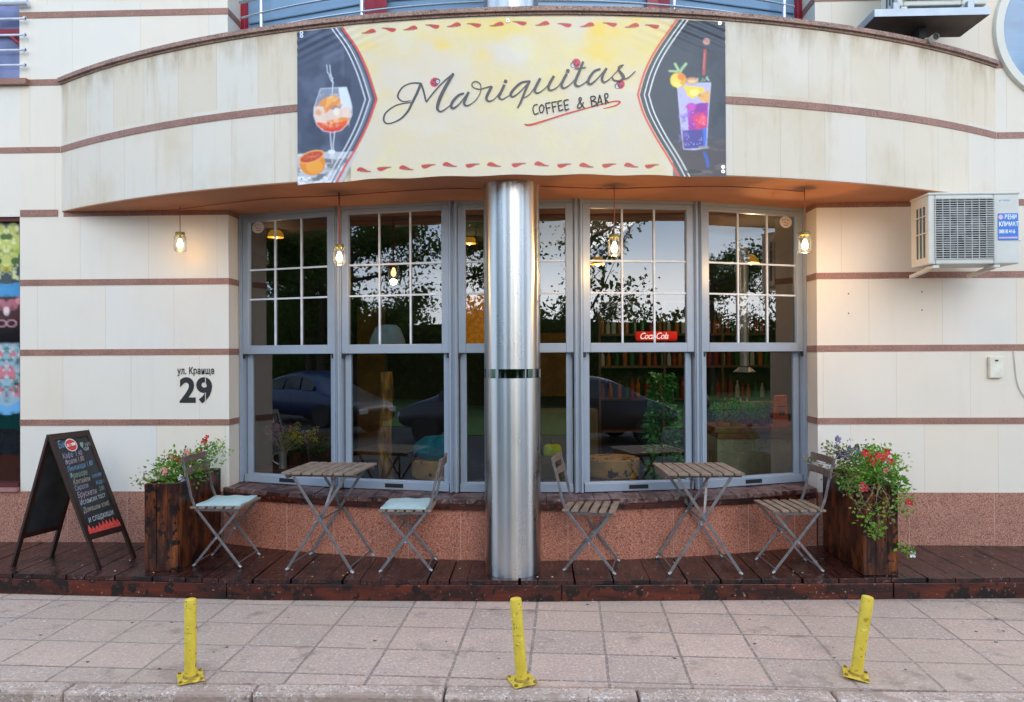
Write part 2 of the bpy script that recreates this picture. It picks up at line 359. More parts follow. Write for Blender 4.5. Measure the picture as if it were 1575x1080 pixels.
def strokes_mesh(name, strokes, f, material, parent, n=7, step=.00025):
    """flat lettering: strokes = lists of (x,y,w); f(x,y,off)->Vector"""
    mb = MB()
    for si, st in enumerate(strokes):
        Q = crom(st, n) if len(st) > 2 else np.array(st, float)
        k = len(Q); T = np.gradient(Q[:, :2], axis=0); T /= (np.linalg.norm(T, axis=1)[:, None]+1e-9)
        vs = []
        for i in range(k):
            nx, ny = -T[i, 1], T[i, 0]; w = Q[i, 2]/2
            vs += [f(Q[i, 0]+nx*w, Q[i, 1]+ny*w, si*step), f(Q[i, 0]-nx*w, Q[i, 1]-ny*w, si*step)]
        mb.add(vs, [(2*i, 2*i+1, 2*i+3, 2*i+2) for i in range(k-1)])
    return mb.build(name, material, parent)
def text_mesh(name, body, size, mtx, material, parent, sx=1., bold=0., align='LEFT', spacing=1., extrude=0., shear=0.):
    cu = bpy.data.curves.new(name, 'FONT'); cu.body = body; cu.size = size; cu.offset = bold; cu.align_x = align
    cu.space_character = spacing; cu.extrude = extrude; cu.shear = shear; cu.resolution_u = 4
    to = bpy.data.objects.new(name+'_tmp', cu); COL.objects.link(to)
    bpy.context.view_layer.update()
    dg = bpy.context.evaluated_depsgraph_get()
    me = bpy.data.meshes.new_from_object(to.evaluated_get(dg)); bpy.data.objects.remove(to); bpy.data.curves.remove(cu)
    me.name = name; me.transform(Matrix(mtx) @ Matrix.Diagonal((sx, 1, 1, 1)))
    me.materials.clear(); me.materials.append(material)
    o = bpy.data.objects.new(name, me); COL.objects.link(o); o.parent = parent
    return o
def frame(o, x, y, z=None):
    """matrix with origin o, columns x,y,z"""
    x = Vector(x).normalized(); y = Vector(y); y = (y-x*x.dot(y)).normalized(); z = x.cross(y)
    m = Matrix((x, y, z)).transposed().to_4x4(); m.translation = Vector(o); return m
# ================================================================== materials of the place
STONE = panel_stone('limestone', srgb(230, 218, 201), srgb(226, 211, 189), srgb(221, 216, 207), pw=.6, joint=.42, stain=.15, grime=.2)
STONEB = panel_stone('weathered_limestone', srgb(225, 210, 190), srgb(218, 202, 178), srgb(221, 214, 203), pw=.37, joint=.42, stain=.66, grime=.5)
GR = dict(speck=[(srgb(98, 60, 48), .30, 120.), (srgb(212, 168, 148), .28, 130.), (srgb(134, 72, 54), .34, 80.)])
BANDM = mat('band_granite', srgb(150, 106, 90), rough=.5, var=.16, scale=5., speck=[(srgb(104, 70, 60), .28, 90.), (srgb(188, 150, 134), .2, 110.)])
GRANITE = mat('red_granite', srgb(190, 118, 92), rough=.45, var=.14, scale=3., **GR)
GRANITE2 = mat('pale_granite', srgb(174, 122, 102), rough=.5, var=.12, scale=4., **GR)
CAPSTONE = mat('brown_capstone', srgb(150, 116, 100), rough=.55, var=.25, scale=6., speck=[(srgb(92, 66, 58), .3, 60.), (srgb(184, 156, 142), .3, 80.)])
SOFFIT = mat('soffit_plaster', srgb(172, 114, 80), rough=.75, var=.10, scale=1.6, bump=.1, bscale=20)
FRAME = mat('grey_aluminium', srgb(152, 163, 176), rough=.38, var=.05, scale=4., metal=.15)
DARK = mat('black_rubber', (.012, .012, .013), rough=.6)
MUNTIN = mat('muntin_white', srgb(205, 212, 220), rough=.45)
GLASS = glass_mat('window_glass', base=.125, ripple=.006, tint=(.80, .84, .82))
JARGLASS = glass_mat('jar_glass', base=.03, tint=(.97, .96, .90), ripple=0, rough=.15, k=.7)
STEEL = bpy.data.materials.new('brushed_steel'); STEEL.use_nodes = True
b = STEEL.node_tree.nodes['Principled BSDF']; b.inputs['Base Color'].default_value = (.57, .56, .545, 1); b.inputs['Metallic'].default_value = 1
b.inputs['Roughness'].default_value = .3; b.inputs['Anisotropic'].default_value = .9; b.inputs['Anisotropic Rotation'].default_value = .25
_nt = STEEL.node_tree; _tc = N(_nt, 'ShaderNodeTexCoord'); _mp = N(_nt, 'ShaderNodeMapping', inp={'Scale': (1, 1, .35)}); _n = N(_nt, 'ShaderNodeTexNoise', inp={'Scale': 6., 'Detail': 6.})
_nt.links.new(_tc.outputs['Object'], _mp.inputs['Vector']); _nt.links.new(_mp.outputs[0], _n.inputs['Vector'])
_r = N(_nt, 'ShaderNodeMapRange', inp={1: .3, 2: .7, 3: .26, 4: .31}); _nt.links.new(_n.outputs['Fac'], _r.inputs['Value']); _nt.links.new(_r.outputs[0], b.inputs['Roughness'])
_tg = N(_nt, 'ShaderNodeTangent', direction_type='RADIAL', axis='Z'); _nt.links.new(_tg.outputs[0], b.inputs['Tangent'])
MIRROR = mat('polished_band', (.30, .32, .34), rough=.06, metal=1., var=.03)
CHROME = mat('rail_metal', srgb(200, 203, 208), rough=.25, metal=.8, var=.05)
REDPVC = mat('red_frame', srgb(150, 22, 44), rough=.35, var=.08)
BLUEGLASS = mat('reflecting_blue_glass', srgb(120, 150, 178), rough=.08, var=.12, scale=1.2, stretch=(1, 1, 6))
DECKW = mat('stained_deck', srgb(58, 26, 21), rough=.30, var=.35, scale=5., stretch=(6, .8, 3), bump=.18, bscale=25, rvar=.14, speck=[(srgb(96, 74, 70), .16, 26.), (srgb(24, 13, 12), .4, 5.)])
FASCW = mat('stained_fascia', srgb(40, 16, 12), rough=.34, scale=2.6, stretch=(1, 2, 5), col2=srgb(118, 44, 20), bump=.3, bscale=14, speck=[(srgb(24, 11, 9), .42, 9.), (srgb(150, 120, 100), .04, 40.)], lo=.40, hi=.80, detail=9)
PLANTW = mat('planter_wood', srgb(44, 17, 12), rough=.3, scale=3.4, stretch=(5, 3, .7), col2=srgb(150, 78, 26), bump=.3, bscale=16, speck=[(srgb(22, 10, 9), .42, 12.)], lo=.44, hi=.80, detail=9)
SLAT = mat('weathered_slat', srgb(132, 114, 98), rough=.7, var=.3, scale=9., stretch=(3, 1, 3), bump=.3, bscale=60)
SLATD = mat('weathered_slat_dark', srgb(112, 92, 80), rough=.7, var=.3, scale=9., stretch=(1, 3, 3), bump=.3, bscale=60)
FMET = mat('folding_frame_metal', srgb(128, 122, 122), rough=.42, metal=.55, var=.2, scale=25)
DARKWOOD = mat('aboard_wood', srgb(46, 26, 20), rough=.4, var=.3, scale=8., stretch=(1, 1, .3))
YELLOW = mat('yellow_paint', srgb(224, 190, 60), rough=.45, var=.10, scale=14, speck=[(srgb(120, 92, 44), .10, 45.), (srgb(236, 212, 100), .12, 22.), (srgb(176, 140, 40), .2, 9.)], bump=.05, bscale=40)
WHITEPL = mat('cream_enamel', srgb(214, 210, 198), rough=.4, var=.04, scale=3)
BLACKI = mat('black_ink', (.018, .018, .018), rough=.5)

# ================================================================== setting: pavement, kerb, road
def pave_material():
    m = bpy.data.materials.new('paving'); m.use_nodes = True; nt = m.node_tree; L = nt.links.new; b = nt.nodes['Principled BSDF']
    tc = N(nt, 'ShaderNodeTexCoord'); mp = N(nt, 'ShaderNodeMapping'); mp.inputs['Rotation'].default_value = (0, 0, R(2.3)); mp.inputs['Location'].default_value = (.03, .335, 0)
    L(tc.outputs['Object'], mp.inputs['Vector'])
    nw = N(nt, 'ShaderNodeTexNoise', inp={'Scale': 5., 'Detail': 3.}); L(tc.outputs['Object'], nw.inputs['Vector'])
    va = N(nt, 'ShaderNodeMix', data_type='RGBA', blend_type='LINEAR_LIGHT'); va.inputs['Factor'].default_value = .006; L(mp.outputs[0], va.inputs['A']); L(nw.outputs['Color'], va.inputs['B'])
    br = N(nt, 'ShaderNodeTexBrick', offset=0., squash=1., inp={'Scale': 1., 'Mortar Size': .0085, 'Mortar Smooth': .35, 'Brick Width': .432, 'Row Height': .36, 'Bias': 0.})
    br.inputs['Color1'].default_value = (*srgb(212, 176, 154), 1); br.inputs['Color2'].default_value = (*srgb(188, 160, 142), 1); br.inputs['Mortar'].default_value = (*srgb(140, 120, 106), 1)
    L(va.outputs['Result'], br.inputs['Vector']); last = br.outputs['Color']
    for sc, lo, hi, col, al, det in ((1.4, .4, .7, srgb(178, 146, 134), .5, 6.), (7., .5, .75, srgb(156, 140, 134), .5, 8.), (48., .54, .62, srgb(226, 210, 200), .6, 4.), (60., .57, .63, srgb(120, 102, 94), .6, 4.), (22., .58, .64, srgb(226, 210, 192), .6, 8.), (11., .60, .66, srgb(132, 114, 102), .4, 12.), (.55, .45, .65, srgb(190, 164, 140), .5, 4.), (3.1, .57, .68, srgb(128, 106, 94), .6, 10.), (.9, .58, .64, srgb(150, 124, 108), .5, 8.)):
        n = N(nt, 'ShaderNodeTexNoise', inp={'Scale': sc, 'Detail': det, 'Roughness': .7}); L(tc.outputs['Object'], n.inputs['Vector'])
        r = N(nt, 'ShaderNodeMapRange', inp={1: lo, 2: hi, 4: al}); L(n.outputs['Fac'], r.inputs['Value'])
        x = N(nt, 'ShaderNodeMix', data_type='RGBA'); x.inputs['B'].default_value = (*col, 1); L(last, x.inputs['A']); L(r.outputs[0], x.inputs['Factor']); last = x.outputs['Result']
    L(last, b.inputs['Base Color']); b.inputs['Roughness'].default_value = .75
    n = N(nt, 'ShaderNodeTexNoise', inp={'Scale': 70., 'Detail': 6., 'Roughness': .7}); L(tc.outputs['Object'], n.inputs['Vector'])
    s = N(nt, 'ShaderNodeMath', operation='MULTIPLY_ADD', inp={1: -1.6}); L(br.outputs['Fac'], s.inputs[0]); L(n.outputs['Fac'], s.inputs[2])
    bp = N(nt, 'ShaderNodeBump', inp={'Strength': .8, 'Distance': .006}); L(s.outputs[0], bp.inputs['Height']); L(bp.outputs[0], b.inputs['Normal'])
    return m
PAVE = pave_material()
mb = MB(); mb.bx(-14, 14, 3.906, 7.0, -.12, 0); tag(mb.build('pavement', PAVE), kind='structure')
KERBM = mat('kerb_stone', srgb(188, 160, 142), rough=.8, var=.2, scale=5., bump=1., bscale=45, speck=[(srgb(220, 202, 190), .30, 50.), (srgb(130, 110, 98), .22, 60.), (srgb(172, 144, 126), .35, 6.)])
mb = MB(); x = -14.3
while x < 14: mb.box((x+.497, 3.842+random.uniform(-.004, .004), -.094+random.uniform(-.003, .003)), (.988, .122, .190)); x += 1.0
tag(mb.build('kerb', KERBM, bevel=.016), kind='structure')
ASPH = mat('asphalt', (.045, .045, .047), rough=.85, var=.3, scale=4., bump=.5, bscale=120, speck=[((.13, .13, .13), .4, 160.)])
mb = MB(); mb.bx(-60, 60, -4.8, 3.79, -.25, -.125); tag(mb.build('road', ASPH), kind='structure')
GRASSM = mat('verge_grass', (.07, .15, .03), rough=.9, col2=(.12, .20, .05), scale=3, bump=1., bscale=30)
mb = MB(); mb.add([(-200, -200, -.26), (200, -200, -.26), (200, 60, -.26), (-200, 60, -.26)], [(0, 1, 2, 3)]); tag(mb.build('ground', GRASSM), kind='structure')
mb = MB(); mb.bx(-60, 60, -200, -4.8, -.2, -.1); tag(mb.build('grass_verge', GRASSM), kind='structure')

# ================================================================== deck
F0 = [on_z(px, py, .15) for px, py in ((0, 882), (400, 891), (830, 893), (1575, 888))]
front = [(-9, F0[0].y+.05)]+[(p.x, p.y) for p in F0]+[(9, F0[-1].y+.03)]
def fy(x):
    for (a, b_) in zip(front[:-1], front[1:]):
        if a[0] <= x <= b_[0]: return a[1]+(b_[1]-a[1])*(x-a[0])/(b_[0]-a[0])
    return front[-1][1]
deck = empty('wooden_deck', (0, 0, 0), 0, 'low dark brown stained plank deck running along the foot of the facade', 'deck')
mb = MB(); x = -9
while x < 8.9:
    w = random.choice([.115, .12, .14, .14, .145]) if x < 2.9 else random.choice([.2, .24, .19])
    sk = random.uniform(-.01, .01); dz = random.uniform(-.0015, .0015); g = random.choice([.0015, .002, .003, .006])
    fo = random.uniform(-.012, .004)
    a, c = fy(x)+fo, fy(x+w)+fo
    z1, z0 = .15+dz, .118
    vs = [(x+sk, a, z0), (x+w-g+sk, c, z0), (x+w-g, 6.24, z0), (x, 6.24, z0), (x+sk, a, z1), (x+w-g+sk, c, z1), (x+w-g, 6.24, z1), (x, 6.24, z1)]
    mb.add(vs, [(3, 2, 1, 0), (4, 5, 6, 7), (0, 1, 5, 4), (1, 2, 6, 5), (2, 3, 7, 6), (3, 0, 4, 7)]); x += w
mb.build('plank_floor', DECKW, deck, bevel=.0015)
mb = MB(); mb.ribbon(front, .006, .112, -.05, -.02)
xs = [-9, -6.4, -4.1, -2.05, .35, 2.7, 4.9, 9]
for a, c in zip(xs[:-1], xs[1:]):
    pts = [(a+.004, fy(a+.004))]+[p for p in front if a < p[0] < c]+[(c-.004, fy(c-.004))]
    mb.ribbon(pts, .002, .117+random.uniform(-.003, 0), -.018, .0+random.uniform(0, .006))
mb.build('fascia_board', FASCW, deck, bevel=.004)

# ================================================================== building
bld = empty('cafe_building', (0, 6.5, 0), 0, 'cream limestone facade with pink granite bands, bowed window bay and curved balcony', 'building')
def P(mb, name, m, parent=bld, **k):
    if parent is bld: mb.v = [(x, y-6.5, z) for x, y, z in mb.v]
    return mb.build(name, m, parent, **k)
YW = 6.25; XL, XR = -2.457, 2.52
pathL = [(-4.29, YW), (XL, YW), (XL, 6.58)]; pathR = [(XR, 6.58), (XR, YW), (9, YW)]
TOP = 5.6
mb = MB(True)
mb.ribbon(pathL, .586, TOP, -.3, 0); mb.ribbon(pathR, .586, TOP, -.3, 0, 3.)
mb.ribbon([(-9, YW), (-6.3, YW)], .586, TOP, -.3, 0, 11.); mb.ribbon([(-6.3, YW), (-4.29, YW)], 2.965, 4.15, -.3, 0, 7.)
P(mb, 'stone_wall', STONE)
mb = MB(True)
mb.ribbon([(-9, YW), (-4.29, YW)]+pathL[1:], .0, .586, -.3, .003); mb.ribbon(pathR, .0, .586, -.3, .003)
P(mb, 'granite_base', GRANITE2)
mb = MB(True)
for zc in (1.18, 1.785, 2.39, 2.985, 4.125, 4.71, 5.3):
    for q in (pathL, pathR, [(-9, YW), (-6.3, YW)]):
        if zc == 2.985 and q is pathL: q = [(-3.9, YW)]+pathL[1:]
        mb.ribbon(q, zc-.026, zc+.026, -.02, .006)
mb.ribbon([(-9, YW), (-3.93, YW)], 3.515, 3.565, -.02, .006); mb.ribbon([(4.0, YW), (9, YW)], 3.515, 3.565, -.02, .006)
mb.ribbon([(-4.28, YW), (-3.95, YW)], 2.965, 3.02, -.02, .012)
mb.ribbon([(-6.3, YW), (-4.2, YW)], 4.10, 4.15, -.02, .05)
P(mb, 'granite_band', BANDM)
# parapet under the bay (smooth bow) and its plank sill
def bow(half, yend, ymid, n=24):
    s_ = yend-ymid; r = half*half/(2*s_)+s_/2
    return [(half*(2*i/n-1), ymid+r-math.sqrt(r*r-(half*(2*i/n-1))**2)) for i in range(n+1)]
BP = bow(2.50, 6.235, 5.73)
mb = MB(); mb.ribbon(BP, 0, .59, -.25, 0); P(mb, 'bay_parapet', GRANITE)
mb = MB(True)
for px in (432, 510, 640, 700, 872, 1015, 1165, 1250):
    q = on_y(px, 820, 5.95); i = min(range(len(BP)), key=lambda k: abs(BP[k][0]-q.x))
    a = BP[max(0, i-1)]; c = BP[min(24, i+1)]; d = Vector((c[0]-a[0], c[1]-a[1])).normalized()
    p = Vector(BP[i]); mb.box((p.x+d.y*.0005, p.y-d.x*.0005, .29), (.004, .003, .585), Matrix.Rotation(math.atan2(d.y, d.x), 3, 'Z'))
P(mb, 'parapet_joint', mat('joint_line', srgb(205, 160, 140), rough=.8))
mb = MB(True)
for px in (104, 196, 1398, 1529):
    q = on_y(px, 800, YW); mb.box((q.x, YW-.0035, .31), (.004, .003, .545))
P(mb, 'plinth_joint', mat('joint_line', 0))
SW = bow(2.49, 6.20, 5.69, 40)
mb = MB()
for i in range(40):
    (x0, y0), (x1, y1) = SW[i], SW[i+1]; d = Vector((x1-x0, y1-y0)); l = d.length; d /= l; g = .003
    zt = .628+random.uniform(-.003, .003); jut = random.uniform(-.004, .004)
    a = Vector((x0, y0))+d*g; c = Vector((x1, y1)); nn = Vector((d.y, -d.x))*jut
    a += nn; c += nn
    vs = [(a.x, a.y, .592), (c.x, c.y, .592), (c.x, 6.62, .592), (a.x, 6.62, .592), (a.x, a.y, zt), (c.x, c.y, zt), (c.x, 6.62, zt), (a.x, 6.62, zt)]
    mb.add(vs, [(3, 2, 1, 0), (4, 5, 6, 7), (0, 1, 5, 4), (1, 2, 6, 5), (2, 3, 7, 6), (3, 0, 4, 7)])
SILLW = mat('sill_wood', srgb(96, 66, 62), rough=.45, var=.35, scale=6., stretch=(3, 1, 1), bump=.2, bscale=30, speck=[(srgb(130, 112, 108), .3, 30.), (srgb(58, 26, 22), .45, 6.)])
P(mb, 'sill_planks', SILLW, bevel=.003)
mb = MB(); mb.ribbon(SW, .545, .604, -.03, -.006); P(mb, 'sill_fascia', FASCW)

# balcony
BX0, BX1 = -3.92, 3.99; BXC = (BX0+BX1)/2; BH = (BX1-BX0)/2
def bal(n=64, x0=BX0, x1=BX1, grow=0.):
    s_ = YW-5.12; r = BH*BH/(2*s_)+s_/2
    return [(x, 5.12+r-math.sqrt((r+grow)**2-(x-BXC)**2)) for x in [x0+(x1-x0)*i/n for i in range(n+1)]]
BR = BH*BH/(2*(YW-5.12))+(YW-5.12)/2; BCY = 5.12+BR
AP = bal()
mb = MB(); mb.ribbon(AP, 3.008, 4.10, -.14, 0, 20.); P(mb, 'balcony_wall', STONEB)
mb = MB(); mb.ribbon(AP, 3.514, 3.566, -.02, .006); P(mb, 'balcony_band', BANDM)
mb = MB(); mb.ribbon(AP, 4.102, 4.118, -.17, .012); mb.ribbon(AP, 4.119, 4.150, -.18, .034); P(mb, 'balcony_cap', CAPSTONE)
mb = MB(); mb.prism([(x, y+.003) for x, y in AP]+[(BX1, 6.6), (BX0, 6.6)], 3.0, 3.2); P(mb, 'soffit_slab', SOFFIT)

# column
colx, coly = 0.0, 5.48
mb = MB(); mb.lathe([(.203, .15), (.203, .215), (.207, .217), (.207, 1.577)], (colx, coly, 0), 64); P(mb, 'steel_column', STEEL, smooth=True)
mb = MB(); mb.lathe([(.206, 1.644), (.206, 3.004)], (colx, coly, 0), 64); P(mb, 'steel_column', STEEL, smooth=True)
mb = MB(); mb.lathe([(.2055, 1.578), (.2055, 1.643)], (colx, coly, 0), 64); P(mb, 'column_band', MIRROR, smooth=True)
mb = MB(True)
for a in range(0, 360, 15):
    if random.random() < .25: mb.box((.2065*math.cos(R(a))+colx, .2065*math.sin(R(a))+coly, 1.6105), (.002, random.uniform(.008, .03), .064), Matrix.Rotation(R(a), 3, 'Z'))
P(mb, 'band_clip', STEEL)
mb = MB(); mb.lathe([(.206, 3.2), (.206, 5.6)], (colx, 5.62, 0), 48); P(mb, 'upper_column', STEEL, smooth=True)

# bay windows: five facets, each a window part with sashes, panes and muntins
FC = [(-2.45, 6.51), (-1.49, 6.205), (-.49, 6.01), (.517, 6.0), (1.51, 6.16), (2.515, 6.53)]
ZB, ZT, ZR = .632, 3.004, 1.80
def window(a, c, idx):
    a, c = Vector(a), Vector(c); d = c-a; l = d.length; d.normalize(); ang = math.atan2(d.y, d.x)
    w = empty('window', (a.x, a.y-6.5, 0), ang); w.parent = bld
    e = .022       # local: x along, -y outward
    mb = MB()
    for x0, x1 in ((0.004, .034), (l-.034, l-.004)):
        mb.bx(x0, x1, -.035, .09, ZB, ZT); mb.bx(x0+.008, x1-.008, -.05, -.034, ZB, ZT)
    mb.bx(.034, l-.034, -.03, .09, ZT-.03, ZT-.002); mb.bx(.034, l-.034, .03, .09, ZB, ZB+.02)
    mb.build('window_frame', FRAME, w, bevel=.003)
    # upper sash, set forward
    x0, x1 = .036, l-.036; sw = .062
    mb = MB()
    mb.bx(x0, x0+sw, -.028, .014, 1.762, ZT-.031); mb.bx(x1-sw, x1, -.028, .014, 1.762, ZT-.031)
    mb.bx(x0+sw, x1-sw, -.028, .014, 1.762, 1.838); mb.bx(x0+sw, x1-sw, -.028, .014, 2.93, ZT-.031)
    us = mb.build('upper_sash', FRAME, w, bevel=.004)
    gx0, gx1 = x0+sw, x1-sw; gw = gx1-gx0
    mb = MB()
    for t in (1/3, 2/3): mb.bx(gx0+gw*t-.007, gx0+gw*t+.007, -.014, -.002, 1.839, 2.929)
    for z in (2.245, 2.505):
        for k in range(3): mb.bx(gx0+gw*k/3+(.0075 if k else 0), gx0+gw*(k+1)/3-(.0075 if k < 2 else 0), -.013, -.003, z-.007, z+.007)
    mb.build('muntin', MUNTIN, us)
    mb = MB(); mb.add([(gx0-.004, 0, 1.83), (gx1+.004, 0, 1.83), (gx1+.004, 0, 2.935), (gx0-.004, 0, 2.935)], [(0, 1, 2, 3)]); mb.build('pane', GLASS, us)
    # lower sash, set back
    x0, x1 = .045, l-.045; sw = .052
    mb = MB()
    mb.bx(x0, x0+sw, .020, .055, ZB+.02, 1.80); mb.bx(x1-sw, x1, .020, .055, ZB+.02, 1.80)
    mb.bx(x0+sw, x1-sw, .020, .055, ZB+.02, .706); mb.bx(x0+sw, x1-sw, .020, .055, 1.765, 1.80)
    mb.bx(x0, x1, -.02, .019, ZB+.001, .700)
    ls = mb.build('lower_sash', FRAME, w, bevel=.003)
    mb = MB(); mb.add([(x0+sw-.004, .04, .70), (x1-sw+.004, .04, .70), (x1-sw+.004, .04, 1.77), (x0+sw-.004, .04, 1.77)], [(0, 1, 2, 3)]); mb.build('pane', GLASS, ls)
    mb = MB(True)
    if idx != 2: mb.bx(l*.5-.09, l*.5+.07, -.0245, -.019, .651, .683); mb.bx(l*.5-.075, l*.5+.055, -.0265, -.024, .658, .663)
    mb.bx(x0-.008, x0+.012, -.0285, -.02, 1.722, 1.7615); mb.bx(x1-.012, x1+.008, -.0285, -.02, 1.722, 1.7615)
    mb.build('drain_vent', DARK, ls)
    return w
for i in range(5): window(FC[i], FC[i+1], i)
# mullion posts where the facets meet
for i, (x, y) in enumerate(FC):
    mb = MB(); mb.box((x, y-6.5+.03, (ZB+ZT)/2), (.05 if 0 < i < 5 else .035, .10, ZT-ZB-.004), Matrix.Rotation(math.atan2(-(x-.03), 9), 3, 'Z')); mb.build('mullion', FRAME, bld, bevel=.004)

# side shop window on the left with printed pictures
cv = Canvas(0, 330, 32, 745, 2.0, (30, 34, 36))
cv.poly([(0, 338), (30, 338), (30, 437), (0, 440)], (52, 66, 70)); cv.disc((8, 375), 14, 36, (186, 190, 96), .1)
cv.noise((226, 228, 160), 6, .52, .8, region=((cv.X < 20) & (cv.Y > 345) & (cv.Y < 430)).astype(float), seed=4)
for c, r_, q in (((4, 362), 6, (72, 100, 30)), ((14, 400), 7, (60, 92, 28)), ((18, 385), 5, (150, 176, 40)), ((2, 412), 6, (204, 190, 60))): cv.disc(c, r_, r_*.8, q)
cv.poly([(0, 436), (30, 432), (30, 455), (0, 458)], (60, 140, 190)); cv.poly([(22, 400), (30, 395), (30, 436), (20, 438)], (60, 120, 160))
cv.poly([(0, 456), (30, 456), (30, 528), (0, 528)], (66, 26, 32)); cv.poly([(0, 490), (30, 500), (30, 528), (0, 528)], (26, 20, 26))
for c, rx, ry, q in (((9, 468), 10, 9, (170, 96, 108)), ((22, 462), 8, 6, (206, 130, 140)), ((8, 497), 9, 6, (180, 130, 136)), ((8, 497), 6, 4, (50, 22, 28)), ((0, 478), 5, 7, (226, 200, 200))): cv.disc(c, rx, ry, q)
cv.poly([(0, 528), (30, 528), (30, 632), (0, 640)], (150, 178, 190))
cv.noise((206, 120, 130), 9, .5, .95, region=((cv.Y > 530) & (cv.Y < 612)).astype(float), seed=9)
cv.noise((60, 120, 110), 7, .6, .9, region=((cv.Y > 530) & (cv.Y < 612)).astype(float), seed=12); cv.noise((236, 200, 190), 5, .62, .9, region=((cv.Y > 530) & (cv.Y < 612)).astype(float), seed=2)
cv.poly([(0, 628), (30, 612), (30, 634), (0, 642)], (110, 170, 214)); cv.poly([(0, 640), (30, 634), (30, 664), (0, 660)], (14, 52, 50))
cv.poly([(0, 700), (30, 706), (30, 745), (0, 745)], (60, 30, 22))
shop = empty('picture_window', (-5.3, 6.33, 0), 0, 'tall dark window at the left edge covered with pictures of drinks and food', 'window')
zz = lambda py: 1.75+(549-py)/177.3
def posf(u, v): return np.stack([-1.0+2.0*u, np.full(u.shape, 0.), zz(330+v*415)], -1)
def colf(u, v): return cv.sample(30-np.abs((((1-u)*354+30) % 60)-30), 330+v*415)
cv.noise((20, 16, 18), 9, .56, .7, seed=72, soft=.25)
cv.blur(0, 330, 32, 745, 2)
paint_grid('printed_pane', 170, 210, posf, colf, vcol_mat('printed_gloss', .12), shop)
mb = MB(); mb.bx(-1.0, 1.03, -.06, .02, 2.93, 2.965); mb.bx(.985, 1.008, -.05, .02, .60, 2.93); mb.bx(-1.0, 1.0, -.10, .02, .588, .66)
mb.build('window_frame', mat('dark_red_wood', srgb(88, 34, 30), rough=.5), shop)
mb = MB(); mb.bx(-1.0, 1.005, -.115, -.06, .588, .622); mb.build('sill', mat('pink_sill', srgb(168, 118, 112), rough=.6), shop)

# first-floor windows seen over the balcony
FB = [(-2.45, 6.51), (-1.15, 6.12), (.03, 6.0), (1.2, 6.12), (2.515, 6.53)]
for i in range(4):
    a, c = Vector(FB[i]), Vector(FB[i+1]); d = c-a; l = d.length; ang = math.atan2(d.y, d.x)
    w = empty('upper_window', (a.x, a.y-6.5, 0), ang); w.parent = bld
    mb = MB(); mb.add([(0, .05, 3.22), (l, .05, 3.22), (l, .05, 5.6), (0, .05, 5.6)], [(0, 1, 2, 3)]); mb.build('pane', BLUEGLASS, w)
    mb = MB()
    for x0, x1 in ((0, .045), (l-.045, l)) if i in (0, 3) else ((0, .02), (l-.02, l)): mb.bx(x0, x1, 0, .1, 3.22, 5.6)
    if i in (0, 2): mb.bx(l-.10, l, -.012, .0, 3.22, 5.6)
    if i in (1, 3): mb.bx(0, .10, -.012, .0, 3.22, 5.6)
    mb.build('window_frame', REDPVC, w, bevel=.004)
    mb = MB()
    for z in (4.32, 4.52, 4.60, 4.72): mb.bx(.06, l-.06, .035, .046, z, z+.010)
    mb.build('blind_rail', mat('blue_grey_slat', srgb(92, 116, 140), rough=.4), w)
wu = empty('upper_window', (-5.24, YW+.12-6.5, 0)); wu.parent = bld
mb = MB(); mb.add([(-1.1, .03, 4.12), (1.07, .03, 4.12), (1.07, .03, 5.6), (-1.1, .03, 5.6)], [(0, 1, 2, 3)]); mb.build('pane', mat('painted_violet_reflection', srgb(120, 128, 168), rough=.1, var=.4, scale=2.), wu)  # mottled violet reflection painted into the opaque pane colour
mb = MB(); mb.bx(-1.1, 1.065, -.04, .02, 4.155, 4.20); mb.bx(-1.1, 1.065, -.02, .02, 4.60, 4.64)
mb.tube([(.3, 0, 4.75), (.75, 0, 4.62), (.95, 0, 4.45), (1.0, 0, 4.21)], .02, 6); mb.build('window_frame', REDPVC, wu)

# round window, upper right
rw = empty('round_window', (4.60, YW-.0, 4.41), 0, 'large round window cut off by the top right corner', 'window')
prof = [(.56, 0), (.56, -.035), (.62, -.035), (.63, -.02), (.63, .02)]
mb = MB(); mb.lathe([(r_, z) for r_, z in prof], (0, -.0, 0), 64, Matrix.Rotation(R(-90), 3, 'X') @ Matrix.Diagonal((1, 1, 1)))
mb.build('stone_surround', WHITEPL, rw, smooth=True)
mb = MB(); n = 64; mb.add([(.56*math.cos(2*math.pi*k/n), -.012, .56*math.sin(2*math.pi*k/n)) for k in range(n)], [tuple(range(n))]); mb.build('pane', BLUEGLASS, rw)

# railings (curved one on the balcony, straight one before the left window)
rl = empty('balcony_railing', (0, 5.9, 0), 0, 'thin curved metal railing showing above the balcony edge over the banner', 'railing')
RP = bow(2.36, 6.28, 5.78, 40)
mb = MB()
for z in (4.26, 4.39, 4.52, 4.66): mb.tube([(x, y-5.9, z) for x, y in RP], .0085, 8)
mb.tube([(x, y-5.9, 4.80) for x, y in RP], .02, 8); mb.build('rail', CHROME, rl, smooth=True)
for px in (388, 560, 1035, 1222):
    q = on_y(px, 20, 6.0); x = max(-2.33, min(2.33, q.x)); y = min(RP, key=lambda t: abs(t[0]-x))[1]
    mb = MB(); mb.tube([(x, y-5.9+.02, 3.2), (x, y-5.9+.02, 4.81)], .017, 10); mb.build('post', CHROME, rl, smooth=True)
rl = empty('window_railing', (-5.2, 6.2, 0), 0, 'straight white metal railing before the upper left window', 'railing')
mb = MB()
for z in (4.26, 4.39, 4.52, 4.66): mb.tube([(-1.0, 0, z), (1.0, 0, z)], .010, 8); mb.tube([(.985, 0, z), (1.0, 0, z)], .018, 8)
mb.build('rail', mat('white_rail', srgb(206, 208, 220), rough=.4), rl, smooth=True)
